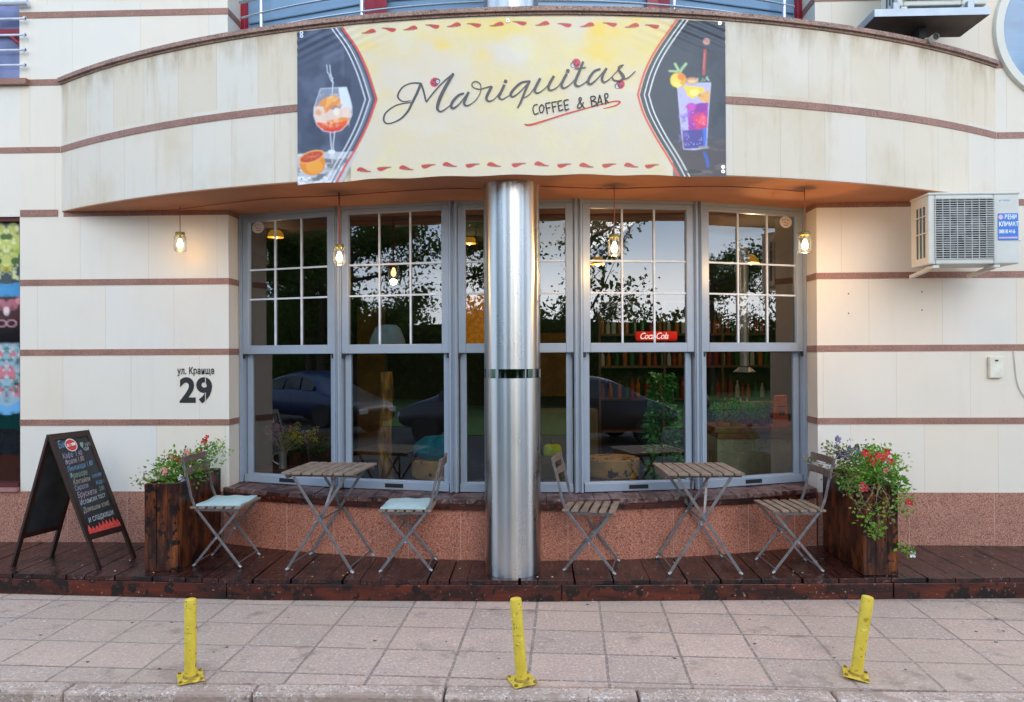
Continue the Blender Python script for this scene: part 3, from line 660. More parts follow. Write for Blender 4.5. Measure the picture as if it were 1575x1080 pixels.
mb = MB(); mb.tube([(-1.0, 0, 4.80), (1.02, 0, 4.80)], .026, 10); mb.build('top_rail', mat('white_rail', 0), rl, smooth=True)
mb = MB(); mb.tube([(.38, -.02, 4.52), (.40, -.02, 4.86)], .007, 8); mb.build('clamp', WHITEPL, rl)
# ================================================================== banner on the balcony
bn = empty('banner', (0, 5.1, 0), 0, 'long printed cafe banner with two cocktails stretched over the curved balcony front', 'banner')
RB = BR+.012
def cyl(px, py, off=0.):
    d = ray(px, py); r = RB+off; ox, oy = CAM.x-BXC, CAM.y-BCY
    A = d.x*d.x+d.y*d.y; B = 2*(ox*d.x+oy*d.y); C_ = ox*ox+oy*oy-r*r; t = (-B-math.sqrt(B*B-4*A*C_))/(2*A)
    p = CAM+d*t; return Vector((p.x, p.y-5.1, p.z))
def onban(x, y, off=0.): return cyl(x, y, .003+off)
cv = Canvas(440, 10, 1135, 295, 1.5, (222, 206, 182))
mid = (cv.X > 500).astype(float)
topw = np.clip((200-cv.Y)/150, .15, 1)
cv.noise((236, 208, 118), 110, .36, 1., seed=3, asp=1.6, region=topw, soft=.3); cv.noise((242, 204, 76), 60, .49, .9, seed=5, asp=1.5, region=topw, soft=.25); cv.noise((222, 218, 214), 60, .52, .6, seed=8, soft=.3)
cv.noise((230, 216, 150), 40, .58, .5, seed=15, soft=.25)
def curve(p): return [tuple(q) for q in crom(p, 6)]
def two(a, b_): return curve(a)+curve(b_)[1:]
Ld = two([(513, 20), (530, 45), (551, 75), (568, 112), (581, 153)], [(581, 153), (568, 190), (551, 225), (534, 254), (518, 284)])
cv.poly([(440, 5)]+Ld+[(440, 300)], (72, 78, 98))
cv.noise((96, 104, 126), 40, .5, .7, region=(cv.X < 530).astype(float), seed=21); cv.noise((50, 54, 72), 50, .58, .7, region=(cv.X < 540).astype(float), seed=22)
cv.poly([(440, 238), (500, 234), (552, 233), (546, 240), (525, 284), (440, 300)], (196, 194, 196))
reg = ((cv.X < 545-(cv.Y-233)*.5) & (cv.Y > 238)).astype(float)
cv.noise((104, 106, 112), 14, .54, .9, region=reg, seed=31, asp=2); cv.noise((240, 238, 236), 12, .56, .9, region=reg, seed=33, asp=2)
for dx, w, c in ((0, 3.2, (222, 78, 62)), (-7, 2.4, (120, 126, 140)), (-10, 1.5, (236, 238, 240)), (-17, 1.5, (236, 238, 240))):
    cv.stroke([(x+dx-2, y) for x, y in Ld], w, c)
# wine glass
g4 = lambda x, y: (455+x/5.27, 80+y/5.27)
G4 = lambda pts: [g4(*p) for p in pts]
bowl = G4([(200, 298), (175, 370), (148, 450), (145, 520), (170, 590), (220, 640), (300, 655), (370, 635), (425, 580), (455, 510), (455, 440), (435, 360), (410, 285)])
cv.poly(bowl, (168, 176, 196), .55)
cv.poly(G4([(345, 290), (408, 286), (436, 370), (452, 450), (440, 530), (380, 540), (360, 400)]), (232, 236, 240), .85)
cv.poly(G4([(150, 440), (215, 440), (300, 470), (440, 440), (452, 520), (420, 560), (170, 585), (146, 510)]), (240, 206, 186), .9)
cv.poly(G4([(200, 400), (250, 365), (315, 350), (360, 390), (365, 430), (300, 445), (250, 490), (225, 480), (230, 440), (170, 430)]), (238, 148, 64))
cv.poly(G4([(250, 375), (315, 355), (345, 390), (290, 410), (240, 460)]), (246, 176, 88)); cv.stroke(G4([(235, 490), (290, 440), (375, 432)]), 1.6, (232, 116, 40))
cv.poly(G4([(160, 570), (230, 575), (300, 560), (370, 530), (440, 535), (425, 580), (370, 635), (300, 655), (220, 640), (175, 600)]), (236, 92, 40))
cv.poly(G4([(230, 560), (300, 548), (390, 530), (440, 535), (400, 560), (300, 580)]), (246, 150, 50), .9)
cv.poly(G4([(200, 610), (300, 625), (380, 600), (350, 640), (300, 655), (230, 640)]), (226, 60, 34))
cv.disc(g4(330, 485), 5, 6, (250, 226, 206)); cv.disc(g4(190, 490), 6, 4.5, (232, 150, 110), 0, .8)
cv.stroke(bowl+bowl[:1], .9, (226, 232, 240), .8)
for p in ([(250, 105), (258, 170)], [(275, 105), (282, 180)], [(262, 170), (300, 215), (290, 240), (270, 190)], [(285, 180), (300, 250), (295, 350)], [(303, 240), (296, 300)]): cv.stroke(G4(p), 1.1, (224, 232, 240), .9)
for p in ([(278, 650), (290, 800), (280, 860)], [(315, 645), (302, 760), (310, 860)], [(295, 800), (295, 900)]): cv.stroke(G4(p), 1.5, (222, 224, 230), .9)
cv.disc(g4(290, 810), 6, 3.4, (232, 232, 236), 0, .9); cv.disc(g4(290, 948), 13, 2.6, (160, 160, 170), 0, .5)
cv.disc(g4(135, 905), 20, 18, (238, 140, 40)); cv.disc(g4(150, 930), 13, 11, (246, 168, 56), 0, .8); cv.disc(g4(128, 850), 20.5, 9, (242, 170, 90), -.32); cv.disc(g4(128, 850), 18, 7, (200, 66, 36), -.32)
for k in range(8): cv.stroke([g4(128, 850), (g4(128, 850)[0]+16*math.cos(k*.8), g4(128, 850)[1]+5.5*math.sin(k*.8)-4*math.cos(k*.8)*.3)], .7, (236, 140, 90), .8)
# right panel
Rd = two([(1058, 10), (1040, 32), (1008, 78), (991, 112), (981, 146)], [(981, 146), (990, 175), (1008, 210), (1030, 246), (1050, 284)])
Rp = [(x+3, y) for x, y in Rd]
cv.poly(Rp+[(1140, 300), (1140, 5)], (70, 75, 84))
reg = ((cv.X > 1035) & (cv.Y > 203)).astype(float)*np.clip((cv.Y-203)/40, 0, 1)
cv._mix(reg, (88, 76, 76), .8); cv.noise((124, 112, 104), 24, .56, .6, region=reg, seed=44, asp=5)
cv.noise((52, 56, 64), 40, .55, .6, region=((cv.X > 1030) & (cv.Y < 200)).astype(float), seed=45)
for dx, w, c in ((0, 3.2, (226, 92, 72)), (6.5, 4, (84, 84, 84)), (10, 1.6, (238, 238, 230)), (17, 1.8, (238, 238, 230))):
    cv.stroke([(x+dx, y) for x, y in Rd], w, c)
g5 = lambda x, y: (985+x/4.593, 40+y/4.593)
G5 = lambda pts: [g5(*p) for p in pts]
gl = G5([(260, 408), (497, 402), (480, 620), (466, 862), (380, 875), (305, 870), (285, 700)])
cv.poly(gl, (196, 186, 222)); cv.poly(G5([(330, 560), (480, 540), (474, 720), (340, 760)]), (176, 60, 168))
cv.poly(G5([(296, 740), (345, 735), (470, 730), (464, 860), (305, 870)]), (74, 74, 150)); cv.noise((150, 120, 214), 7, .5, .7, region=((cv.X > g5(270, 0)[0]) & (cv.X < g5(345, 0)[0]) & (cv.Y > g5(0, 520)[1]) & (cv.Y < g5(0, 860)[1])).astype(float), seed=51)
cv.poly(G5([(365, 640), (440, 612), (474, 640), (466, 720), (400, 728)]), (232, 60, 110)); cv.disc(g5(360, 570), 8, 6, (206, 80, 190)); cv.disc(g5(430, 575), 9, 7, (150, 50, 160)); cv.disc(g5(440, 665), 5, 8, (246, 96, 120))
cv.poly(G5([(305, 420), (455, 435), (440, 470), (372, 515), (330, 490)]), (246, 214, 70)); cv.poly(G5([(400, 490), (490, 450), (486, 545), (430, 530)]), (240, 176, 90)); cv.disc(g5(380, 470), 7, 5, (250, 236, 130))
cv.poly(G5([(440, 720), (470, 720), (464, 858), (448, 858)]), (70, 120, 220), .9)
for k in range(26): cv.disc(g5(random.uniform(300, 460), random.uniform(600, 850)), .7, .7, (230, 220, 250), 0, .8)
cv.stroke(gl+gl[:1], 1.0, (226, 222, 240), .8)
cv.disc(g5(268, 382), 12.5, 12, (240, 170, 60)); cv.disc(g5(248, 385), 8, 10, (246, 214, 90)); cv.disc(g5(290, 360), 6, 5, (238, 140, 60)); cv.poly(G5([(222, 400), (260, 440), (300, 420), (260, 390)]), (248, 226, 120))
for a, b_, w in (((205, 318), (262, 322), 3.6), ((245, 268), (272, 318), 4.4), ((322, 268), (284, 315), 4.6), ((285, 325), (300, 290), 3)): cv.stroke([g5(*a), g5(*b_)], w, (140, 176, 120)); cv.stroke([g5(*a), g5(*b_)], w*.4, (196, 216, 176))
cv.disc(g5(365, 388), 10, 5.4, (206, 150, 110)); cv.disc(g5(365, 392), 7, 3, (240, 200, 140))
for k in range(7): a = g5(400+k*14, 395-random.uniform(0, 12)); cv.stroke([a, (a[0]+random.uniform(-5, 5), a[1]-random.uniform(2, 5))], 2.2, random.choice([(110, 150, 110), (178, 200, 176), (60, 90, 70)]))
cv.stroke(G5([(457, 172), (447, 340)]), 4.4, (186, 84, 84)); cv.stroke(G5([(452, 190), (446, 300)]), 1.2, (226, 130, 120)); cv.disc(g5(467, 110), 5.4, 5.2, (206, 152, 140))
cv.stroke(G5([(452, 895), (470, 940), (478, 990)]), 5, (58, 104, 190), .8); cv.stroke(G5([(420, 858), (475, 858)]), 4, (170, 160, 140), .8)
cv.disc(g5(375, 1030), 14, 3, (50, 54, 60), 0, .8)
cv.noise((250, 220, 190), 5, .56, .45, region=((np.abs(cv.X-512) < 26) & (np.abs(cv.Y-172) < 28)).astype(float), seed=61)
cv.noise((120, 60, 90), 6, .6, .4, region=((np.abs(cv.X-1069) < 24) & (np.abs(cv.Y-185) < 42) & (cv.X > 1046)).astype(float), seed=62)
cv.blur(458, 95, 578, 280, 2); cv.blur(1024, 60, 1112, 268, 2)
# red pepper motifs
def chili(x, y, fl, top):
    s_ = 1 if top else -1
    C_ = crom([(x-s_*11, y+2.6*fl, .5), (x-s_*5, y+2.2*fl, 2.2), (x+s_*1, y+.2*fl, 4.6), (x+s_*6, y-.6*fl, 6.2), (x+s_*9, y+.6*fl, 4.2)], 6)
    cv.stroke(C_[:, :2], list(C_[:, 2]), (198, 66, 54)); cv.stroke([(x-s_*10, y+3.4*fl), (x-s_*2, y+3.6*fl), (x+s_*6, y+2.8*fl)], 1.3, (120, 56, 48), .8)
for k, (x, y) in enumerate([(567, 48), (598, 46), (631, 43), (665, 41), (698, 38), (729, 39), (764, 37), (799, 36), (834, 36), (868, 39), (903, 38), (938, 38), (972, 39), (1003, 41)]): chili(x, y, 1 if k % 2 == 0 else -.8, True)
for k, (x, y) in enumerate([(560, 261), (591, 260), (625, 258), (659, 256), (692, 253), (727, 255), (760, 253), (798, 254), (833, 252), (868, 255), (902, 254), (937, 255), (971, 254), (1003, 256)]): chili(x, y, 1 if k % 2 == 0 else -.8, False)
# ladybirds
for (x, y) in ((668.5, 126.7), (886, 97.5), (954, 130)):
    cv.disc((x, y), 6.8, 7.4, (206, 58, 84), .5)
    hx, hy = (x+4.6, y-1.5) if x < 700 else (x-4.8, y+2.6)
    cv.disc((hx, hy), 4, 4.4, (70, 62, 70)); cv.disc((hx, hy+.5), 2.2, 2.6, (240, 240, 240)); cv.disc((hx, hy+.5), .9, 1, (30, 30, 30))
    for dx, dy in ((-3, 2), (1, 4), (-1, -3), (3, 2)): cv.disc((x+dx, y+dy), 1.3, 1.3, (60, 24, 40))
a0, a1 = cyl(457.5, 150), cyl(1116, 150)
t0, t1 = math.atan2(a0.x-BXC, BCY-5.1-a0.y), math.atan2(a1.x-BXC, BCY-5.1-a1.y)
def posf(u, v):
    th = t0+(t1-t0)*u; zt = 4.085-.012*np.sin(u*math.pi)*0; zb = 3.002
    zb = 2.990-.012*np.clip(1-u*6, 0, 1)+.004*np.sin(u*40)
    z = zt+(zb-zt)*v
    rip = .004*np.exp(-((u-.03)**2+(v-.05)**2)*60)*np.sin((u+v)*120)+.004*np.exp(-((u-.97)**2+(v-.05)**2)*60)*np.sin((v-u)*110)+.0016*np.sin(u*26+v*2)
    r = RB+rip
    return np.stack([BXC+r*np.sin(th), BCY-5.1-r*np.cos(th), z], -1)
fv, rv, uv_, cv_ = np.array(fw), np.array(rt), np.array(up), np.array(CAM)
def colf(u, v):
    P_ = posf(u, v); P_ = P_+np.array([0, 5.1, 0])-cv_; w = P_@fv
    return cv.sample(CW/2+F*(P_@rv)/w, CH/2-F*(P_@uv_)/w)
paint_grid('printed_sheet', 760, 290, posf, colf, vcol_mat('vinyl_print', .42, .12), bn)
Z7 = lambda L_, ox=0: [(570+(x+ox)/6.848, 70+y/6.848, (w*1.0+1.8)/6.848) for x, y, w in L_]
Q = 1438
ink = [
 Z7([(425, 582, 8), (340, 590, 12), (290, 550, 17), (298, 495, 17), (350, 430, 14), (440, 397, 14), (530, 400, 20)]),
 Z7([(530, 398, 26), (490, 500, 26), (440, 600, 25), (395, 690, 22), (320, 770, 18), (230, 815, 13), (165, 820, 15), (138, 780, 17), (160, 710, 15), (250, 640, 12), (350, 610, 12), (432, 602, 10)]),
 Z7([(530, 398, 20), (555, 470, 18), (572, 540, 18), (586, 597, 14)]),
 Z7([(586, 597, 14), (660, 500, 14), (760, 390, 13), (875, 292, 15)]),
 Z7([(872, 295, 26), (810, 400, 32), (750, 510, 34), (712, 610, 34), (705, 670, 26), (740, 695, 15), (800, 660, 9), (862, 608, 9)]),
 Z7([(985, 503, 16), (930, 522, 22), (872, 580, 26), (848, 636, 26), (872, 660, 20), (930, 620, 12), (990, 545, 10), (1032, 488, 12)]),
 Z7([(1034, 488, 24), (1000, 560, 26), (985, 608, 24), (1008, 634, 16), (1060, 615, 9), (1120, 560, 8), (1160, 480, 8), (1155, 410, 9), (1110, 378, 9), (1068, 402, 10), (1085, 442, 9), (1150, 460, 9), (1220, 442, 11), (1275, 430, 15)]),
 Z7([(1278, 428, 26), (1240, 500, 28), (1220, 556, 26), (1245, 588, 18), (1300, 568, 10), (1350, 510, 8), (1408, 415, 10)]),
 Z7([(1410, 413, 26), (1370, 500, 27), (1353, 545, 24), (1385, 568, 15), (1440, 540, 9), (1495, 505, 9)]),
 Z7([(1405, 372, 26), (1422, 378, 38), (1440, 382, 24)]),
 Z7([(235, 375, 15), (150, 392, 22), (72, 460, 26), (37, 516, 26), (60, 540, 18), (120, 502, 12), (190, 430, 10), (238, 372, 12)], Q),
 Z7([(240, 368, 22), (190, 480, 24), (142, 600, 22), (110, 660, 14)], Q),
 Z7([(150, 562, 8), (230, 520, 9), (290, 440, 8), (348, 345, 10)], Q),
 Z7([(350, 345, 26), (308, 425, 27), (292, 478, 24), (322, 500, 14), (390, 460, 9), (450, 390, 8), (490, 322, 12)], Q),
 Z7([(494, 320, 26), (448, 400, 27), (436, 450, 24), (465, 471, 14), (530, 438, 9), (580, 370, 8), (625, 300, 12)], Q),
 Z7([(628, 298, 26), (590, 370, 27), (574, 422, 24), (602, 447, 14), (660, 413, 9), (720, 350, 8), (762, 296, 8)], Q),
 Z7([(622, 262, 24), (640, 266, 38), (658, 270, 24)], Q),
 Z7([(802, 168, 24), (758, 280, 28), (722, 370, 28), (722, 412, 22), (760, 426, 13), (820, 392, 9), (872, 343, 8)], Q),
 Z7([(712, 242, 10), (830, 230, 10)], Q),
 Z7([(985, 245, 16), (920, 270, 22), (867, 340, 26), (856, 390, 24), (890, 402, 18), (960, 340, 11), (1010, 280, 9), (1046, 240, 12)], Q),
 Z7([(1048, 238, 25), (1010, 310, 26), (1002, 362, 22), (1028, 386, 14), (1090, 345, 9), (1150, 280, 8), (1226, 204, 12)], Q),
 Z7([(1228, 205, 14), (1180, 222, 14), (1178, 258, 18), (1215, 308, 30), (1226, 342, 28), (1190, 370, 16), (1130, 366, 12), (1108, 335, 12)], Q),
 Z7([(1205, 356, 10), (1275, 340, 11), (1352, 270, 9)], Q)]
GREYINK = mat('grey_ink', srgb(84, 80, 82), rough=.45, var=.03)
strokes_mesh('script_lettering', ink, onban, GREYINK, bn)
c8 = lambda *p: Z7([(x, y, 11) for x, y in p], Q)
caps = [c8((322, 622), (288, 630), (272, 672), (292, 724), (332, 708)), c8((362, 622), (340, 658), (350, 704), (375, 700), (388, 650), (362, 620)),
 c8((405, 610), (425, 720)), c8((405, 612), (457, 600)), c8((415, 662), (455, 652)), c8((470, 600), (490, 706)), c8((470, 600), (522, 590)), c8((480, 647), (518, 638)),
 c8((532, 585), (550, 690)), c8((532, 590), (577, 578)), c8((540, 636), (580, 626)), c8((550, 690), (592, 672)), c8((597, 580), (615, 685)), c8((597, 580), (648, 568)), c8((605, 632), (645, 622)), c8((615, 684), (655, 665)),
 c8((815, 660), (775, 605), (757, 568), (770, 548), (782, 568), (760, 605), (742, 640), (757, 660), (785, 640), (805, 598)),
 c8((880, 538), (895, 645)), c8((880, 540), (918, 535), (930, 558), (892, 585)), c8((892, 586), (935, 594), (937, 622), (897, 644)), c8((950, 640), (975, 520)), c8((975, 520), (1005, 622)), c8((957, 600), (997, 588)),
 c8((1027, 510), (1040, 622)), c8((1027, 512), (1055, 508), (1062, 540), (1032, 562)), c8((1032, 562), (1072, 606))]
strokes_mesh('block_lettering', caps, lambda x, y, o: onban(x, y, .0015+o*.3), BLACKI, bn)
strokes_mesh('red_underline', [Z7([(182, 828, 10), (240, 836, 18), (400, 790, 14), (600, 725, 12), (800, 670, 11), (1000, 618, 10), (1130, 588, 14), (1190, 596, 16), (1150, 630, 14), (1070, 652, 9), (1010, 665, 5)], Q)], lambda x, y, o: onban(x, y, .001), mat('red_ink', srgb(216, 70, 56), rough=.45), bn)
for px, py in ((464, 51), (464, 276), (1107, 36), (1112, 264), (781, 32), (1112, 257), (464, 56)):
    p = cyl(px, py, .004); mb = MB(); mb.lathe([(.004, 0), (.0055, .004), (.013, .004), (.014, 0)], p, 16, Matrix.Rotation(R(90), 3, 'X')); mb.build('eyelet', CHROME, bn)

# ================================================================== house number painted on the wall
hn = empty('house_number', (-2.95, YW-.003, 1.4), 0, 'black stencilled street name and number 29 on the left wall', 'house number')
fr = lambda px, py: Matrix.Translation((on_y(px, py, YW).x+2.95, -.001, on_y(px, py, YW).z-1.4)) @ Matrix.Rotation(R(90), 4, 'X')
text_mesh('street_name', 'ул. Краище', .082, fr(273, 575.5), BLACKI, hn, sx=.68, bold=.0022, spacing=1.08)
text_mesh('number', '29', .292, fr(276.5, 618), BLACKI, hn, sx=.97, bold=.0095, spacing=1.02)
mb = MB()
for px, y0, y1 in ((315.5, 577, 594), (315.5, 604, 621)):
    p, q = on_y(px, y0, YW-.004), on_y(px+1.2, y1, YW-.004); mb.add([(p.x+2.95, -.0022, p.z-1.4), (q.x+2.95, -.0022, p.z-1.4), (q.x+2.95, -.0022, q.z-1.4), (p.x+2.95, -.0022, q.z-1.4)], [(3, 2, 1, 0)])
mb.build('stencil_gap', mat('wall_tone', srgb(216, 208, 194), rough=.7), hn)

# ================================================================== air conditioners
def make_ac(loc, label, with_text):
    t = empty('air_conditioner', loc, 0, label, 'air conditioner', 'outdoor air conditioning units')
    w, h, d = .672, .540, .27; EN = mat('ac_enamel', srgb(204, 202, 192), rough=.4, var=.05, scale=5)
    mb = MB()
    mb.bx(0, w, 0, .012, 0, h)      # rim pieces so that the grille opening is a real recess
    gx0, gx1, gz0, gz1 = .05, .482, .045, h-.045
    mb = MB(); mb.bx(0, gx0, 0, d, .002, h-.012); mb.bx(gx1, w, 0, d, .002, h-.012); mb.bx(gx0, gx1, 0, d, .002, gz0); mb.bx(gx0, gx1, 0, d, gz1, h-.012)
    mb.bx(gx0, gx1, d-.02, d-.001, gz0, gz1)
    mb.build('casing', EN, t, bevel=.012)
    mb = MB(); mb.bx(-.006, w+.004, -.006, d+.004, h-.014, h+.006); mb.build('lid', EN, t, bevel=.008)
    mb = MB(); mb.lathe([(.02, 0), (.215, 0), (.215, .02)], ((gx0+gx1)/2, .09, h/2), 40, Matrix.Rotation(R(90), 3, 'X')); mb.bx(gx0, gx1, .1, .13, gz0, gz1); mb.build('inner_shroud', mat('ac_dark', (.03, .03, .035), rough=.6), t)
    fan = MB()
    for k in range(5):
        a = k*2*math.pi/5; cx, cz = (gx0+gx1)/2, h/2
        vs = [(cx+r_*math.cos(a+q), y, cz+r_*math.sin(a+q)) for r_, q, y in ((.03, -.3, .05), (.19, -.05, .045), (.19, .75, .075), (.03, .5, .075))]; fan.add(vs, [(0, 1, 2, 3)])
    fan.lathe([(.045, 0), (.045, .04), (.0, .05)], ((gx0+gx1)/2, .09, h/2), 20, Matrix.Rotation(R(90), 3, 'X')); fan.build('fan', mat('fan_grey', srgb(96, 96, 102), rough=.5), t)
    mb = MB(); n = 26
    for k in range(n+1): z = gz0+(gz1-gz0)*k/n; mb.bx(gx0-.01, gx1+.01, -.012, -.006, z-.0022, z+.0022)
    for k in range(9): x = gx0+(gx1-gx0)*k/8; mb.bx(x-.002, x+.002, -.0055, -.001, gz0-.005, gz1+.005)
    mb.build('grille', mat('grille_white', srgb(204, 203, 196), rough=.4), t)
    mb = MB()
    for yy in (.05, .10, .15): mb.bx(-.0045, -.0025, yy, yy+.022, .06, h-.09)
    mb.build('side_vent', mat('ac_vent', srgb(74, 92, 92), rough=.6), t)
    mb = MB(); mb.bx(-.009, -.001, .03, .19, .24, .25); mb.bx(-.009, -.001, .03, .19, .37, .38); mb.build('vent_bar', EN, t)
    mb = MB()
    for xx in (.05, .50):
        mb = MB(); mb.beam((xx, d+.10, -.055), (xx, .05, -.02), .03, .028); mb.beam((xx, .12, -.019), (xx, -.01, -.0165), .045, .022); mb.build('bracket', EN, t, bevel=.003)
    mb = MB(); mb.bx(w, w+.02, .05, .2, .05, .30); mb.tube([(w+.02, .12, .2), (w+.09, .14, .2), (w+.12, .3, .2)], .012, 8); mb.build('valve_cover', EN, t, bevel=.006)
    if with_text:
        mb = MB(); mb.bx(.512, .662, -.0035, -.0005, .178, .382); st = mb.build('sticker', mat('sticker_blue', srgb(40, 112, 196), rough=.35, var=.03), t)
        BW = mat('sticker_white', srgb(238, 242, 246), rough=.4)
        T = lambda x, z: Matrix.Translation((x, -.005, z)) @ Matrix.Rotation(R(90), 4, 'X')
        text_mesh('sticker_text', 'ВЕНИ', .046, T(.560, .338), BW, st, sx=.72, bold=.0012)
        text_mesh('sticker_text', 'КЛИМАТ', .046, T(.517, .285), BW, st, sx=.72, bold=.0012)
        text_mesh('sticker_text', '0888 88 44 66', .040, T(.517, .232), BW, st, sx=.52, bold=.0008)
        mb = MB(); mb.lathe([(.0, .0), (.018, .0)], (.533, -.0048, .354), 18, Matrix.Rotation(R(90), 3, 'X')); mb.bx(.518, .656, -.005, -.0038, .192, .204); mb.build('sticker_emblem', mat('emblem_pale', srgb(214, 180, 200), rough=.4), st)
        text_mesh('maker_text', 'DAIKIN', .018, T(.545, .475), mat('pale_blue_ink', srgb(110, 160, 200), rough=.4), t, sx=.95)
        mb = MB(); mb.add([(.520, -.002, .473), (.530, -.002, .473), (.536, -.002, .490)], [(0, 1, 2)]); mb.build('maker_emblem', mat('blue_ink', srgb(60, 110, 150), rough=.4), t)
    return t
make_ac((on_y(1424, 350, 5.74).x, 5.70, 2.412), 'white outdoor unit with blue sticker fixed to the right wall under the balcony', True)
make_ac((on_y(1372, 5, 5.80).x, 5.72, 4.385), 'outdoor unit over a metal tray, cut off by the top edge of the photo', False)
dt = empty('drip_tray', (3.24, 5.86, 4.290), 0, 'grey metal drip tray under the air conditioner at the top right', 'tray')
TR = mat('tray_metal', srgb(150, 160, 170), rough=.4, metal=.5, var=.1, scale=4); TRU = mat('tray_underside', srgb(84, 74, 68), rough=.6, metal=.3, var=.3, scale=5)
p0 = on_y(1345, 18, 5.66); p1 = on_y(1522, 18, 5.66); x0, x1 = p0.x-3.24, p1.x-3.24
mb = MB(); mb.bx(x0, x1, -.20, .20, -.0, .012); mb.bx(x0, x1, -.204, -.201, -.008, .048); mb.bx(x0-.003, x0, -.2, .20, -.008, .048); mb.bx(x1, x1+.003, -.2, .20, -.008, .048); mb.build('tray_sheet', TR, dt)
mb = MB(); mb.bx(x0+.002, x1-.002, -.198, .20, -.006, -.001); mb.build('tray_underside', TRU, dt)
for xx in (x0+.14, x1-.16):
    mb = MB(); mb.bx(xx, xx+.05, -.20, -.16, .013, .10); mb.build('support_foot', TR, dt, bevel=.003)
dp = empty('drain_pipe', tuple(on_y(1428, 64, 5.85)), 0, 'short white pipe end below the metal tray at the top right', 'pipe')
a = on_y(1440, 56, 5.72)-Vector(dp.location)
mb = MB(); d = a.normalized(); q = -a*1.2+Vector((-.03, .25, 0)); mb.tube([q, a], .026, 20, caps=False); mb.tube([a-d*.004, a-d*.002], .0235, 20, caps=False); mb.build('pipe', WHITEPL, dp, smooth=True)
mb = MB(); mb.tube([a-d*.03, a-d*.012], [.022, .022], 16); mb.build('pipe_opening', DARK, dp)
mb = MB(); qq = on_y(1404, 62, 6.0)-Vector(dp.location); mb.box(qq, (.05, .3, .09)); mb.build('pipe_bracket', DARK, dp)

# small things on the right wall
bxw = on_y(1529, 565, YW)
jb = empty('junction_box', (bxw.x, YW, bxw.z), 0, 'small cream plastic box screwed to the right wall', 'box')
mb = MB(); mb.bx(-.055, .055, -.035, -.001, -.088, .088); mb.build('box_shell', mat('cream_plastic', srgb(222, 216, 196), rough=.5), jb, bevel=.006)
mb = MB(); mb.bx(-.012, .012, -.039, -.034, .05, .062); mb.build('keyhole', DARK, jb)
cb = empty('wall_cable', (bxw.x+.19, YW-.006, 1.9), 0, 'thin pale cable hanging down the wall beside the cream box', 'cable')
pts = [on_y(px, py, YW-.008) for px, py in ((1559, 540), (1561, 560), (1564, 585), (1570, 602), (1582, 618), (1600, 640), (1605, 700), (1604, 755))]
mb = MB(); mb.tube([p-Vector(cb.location) for p in crom([tuple(p) for p in pts], 5)] if False else [Vector(p)-Vector(cb.location) for p in crom([tuple(p) for p in pts], 5)], .004, 6); mb.build('cable', mat('cable_grey', srgb(196, 190, 180), rough=.5), cb)
hd = MB()
for px, py in ((1305, 452), (1305, 482), (1418, 449), (1418, 477)):
    p = on_y(px, py, YW); hd.lathe([(.0, 0), (.006, 0)], (p.x, -.0015, p.z), 12, Matrix.Rotation(R(90), 3, 'X'))
hd.v = [(x, y+YW-6.5, z) for x, y, z in hd.v]; hd.build('drill_hole', DARK, bld)

# ================================================================== jar lamps and their cable
WIRE = mat('copper_flex', srgb(150, 66, 40), rough=.5)
LAMPS = [(277, 316, 371, 6.06, .09, 'jar lamp hanging in front of the left wall'), (522, 300, 391, 5.62, .9, 'jar lamp hanging in front of the joint between the first two windows'),
         (945, 290, 376, 5.50, 1.6, 'jar lamp with an amber glow hanging right of the steel column'), (1238, 297, 372, 5.68, 2.4, 'jar lamp glowing beside the right end of the window bay')]
hang = []
for px, pt, pb, y, k, lab in LAMPS:
    s_ = on_y(px, pb, y); t = empty('jar_lamp', (s_.x, s_.y, s_.z), random.uniform(0, 3), 'lit glass '+lab, 'lamp', 'jar lamps strung under the balcony')
    hang.append((s_.x, s_.y))
    mb = MB(); mb.lathe([(.0, -.086), (.042, -.086), (.049, -.076), (.049, .030), (.042, .046), (.035, .052), (.035, .062)], (0, 0, 0), 28); mb.build('glass_jar', JARGLASS, t, smooth=True)
    mb = MB(); mb.lathe([(.037, .052), (.038, .070), (.034, .074), (.0, .075)], (0, 0, 0), 24); mb.lathe([(.012, .02), (.012, .052)], (0, 0, 0), 12)
    mb.bx(-.006, .055, -.006, .006, .066, .073); mb.build('metal_lid', mat('jar_lid', srgb(126, 120, 70), rough=.35, metal=.8), t, smooth=True)
    mb = MB(); mb.lathe([(.0, -.062), (.012, -.058), (.024, -.040), (.025, -.024), (.014, .004), (.010, .018), (.0, .02)], (0, 0, 0), 20)
    mb.build('bulb', mat('bulb_glow', (1, .8, .5), emit=(1, .62, .26), es=14), t, smooth=True)
    mb = MB(); mb.tube([(0, 0, .075), (.004, 0, .14), (-.003, .0, .2), (.0, 0, 2.996-s_.z)], .0035 if px != 522 else .0085, 6); mb.build('flex', WIRE, t)
    ld = bpy.data.lights.new('lamp_light', 'POINT'); ld.energy = 6.5*k; ld.color = (1, .57, .19); ld.shadow_soft_size = .03
    lo = bpy.data.objects.new('lamp_light', ld); COL.objects.link(lo); lo.location = (s_.x, s_.y, s_.z-.11)
wr = empty('lamp_cable', (0, 5.8, 2.99), 0, 'thin brown cable looping along the soffit between the jar lamps', 'cable')
H = [(-3.2, 6.22)]+hang+[(3.0, 6.0)]
mb = MB(); pts = []
H2 = [(-3.15, 6.18), (hang[0][0], hang[0][1]), (-2.0, 5.78), (hang[1][0], hang[1][1]), (-.6, 5.5), (-.22, 5.45)]
H3 = [(.22, 5.45), (hang[2][0], hang[2][1]), (1.5, 5.52), (hang[3][0], hang[3][1])]
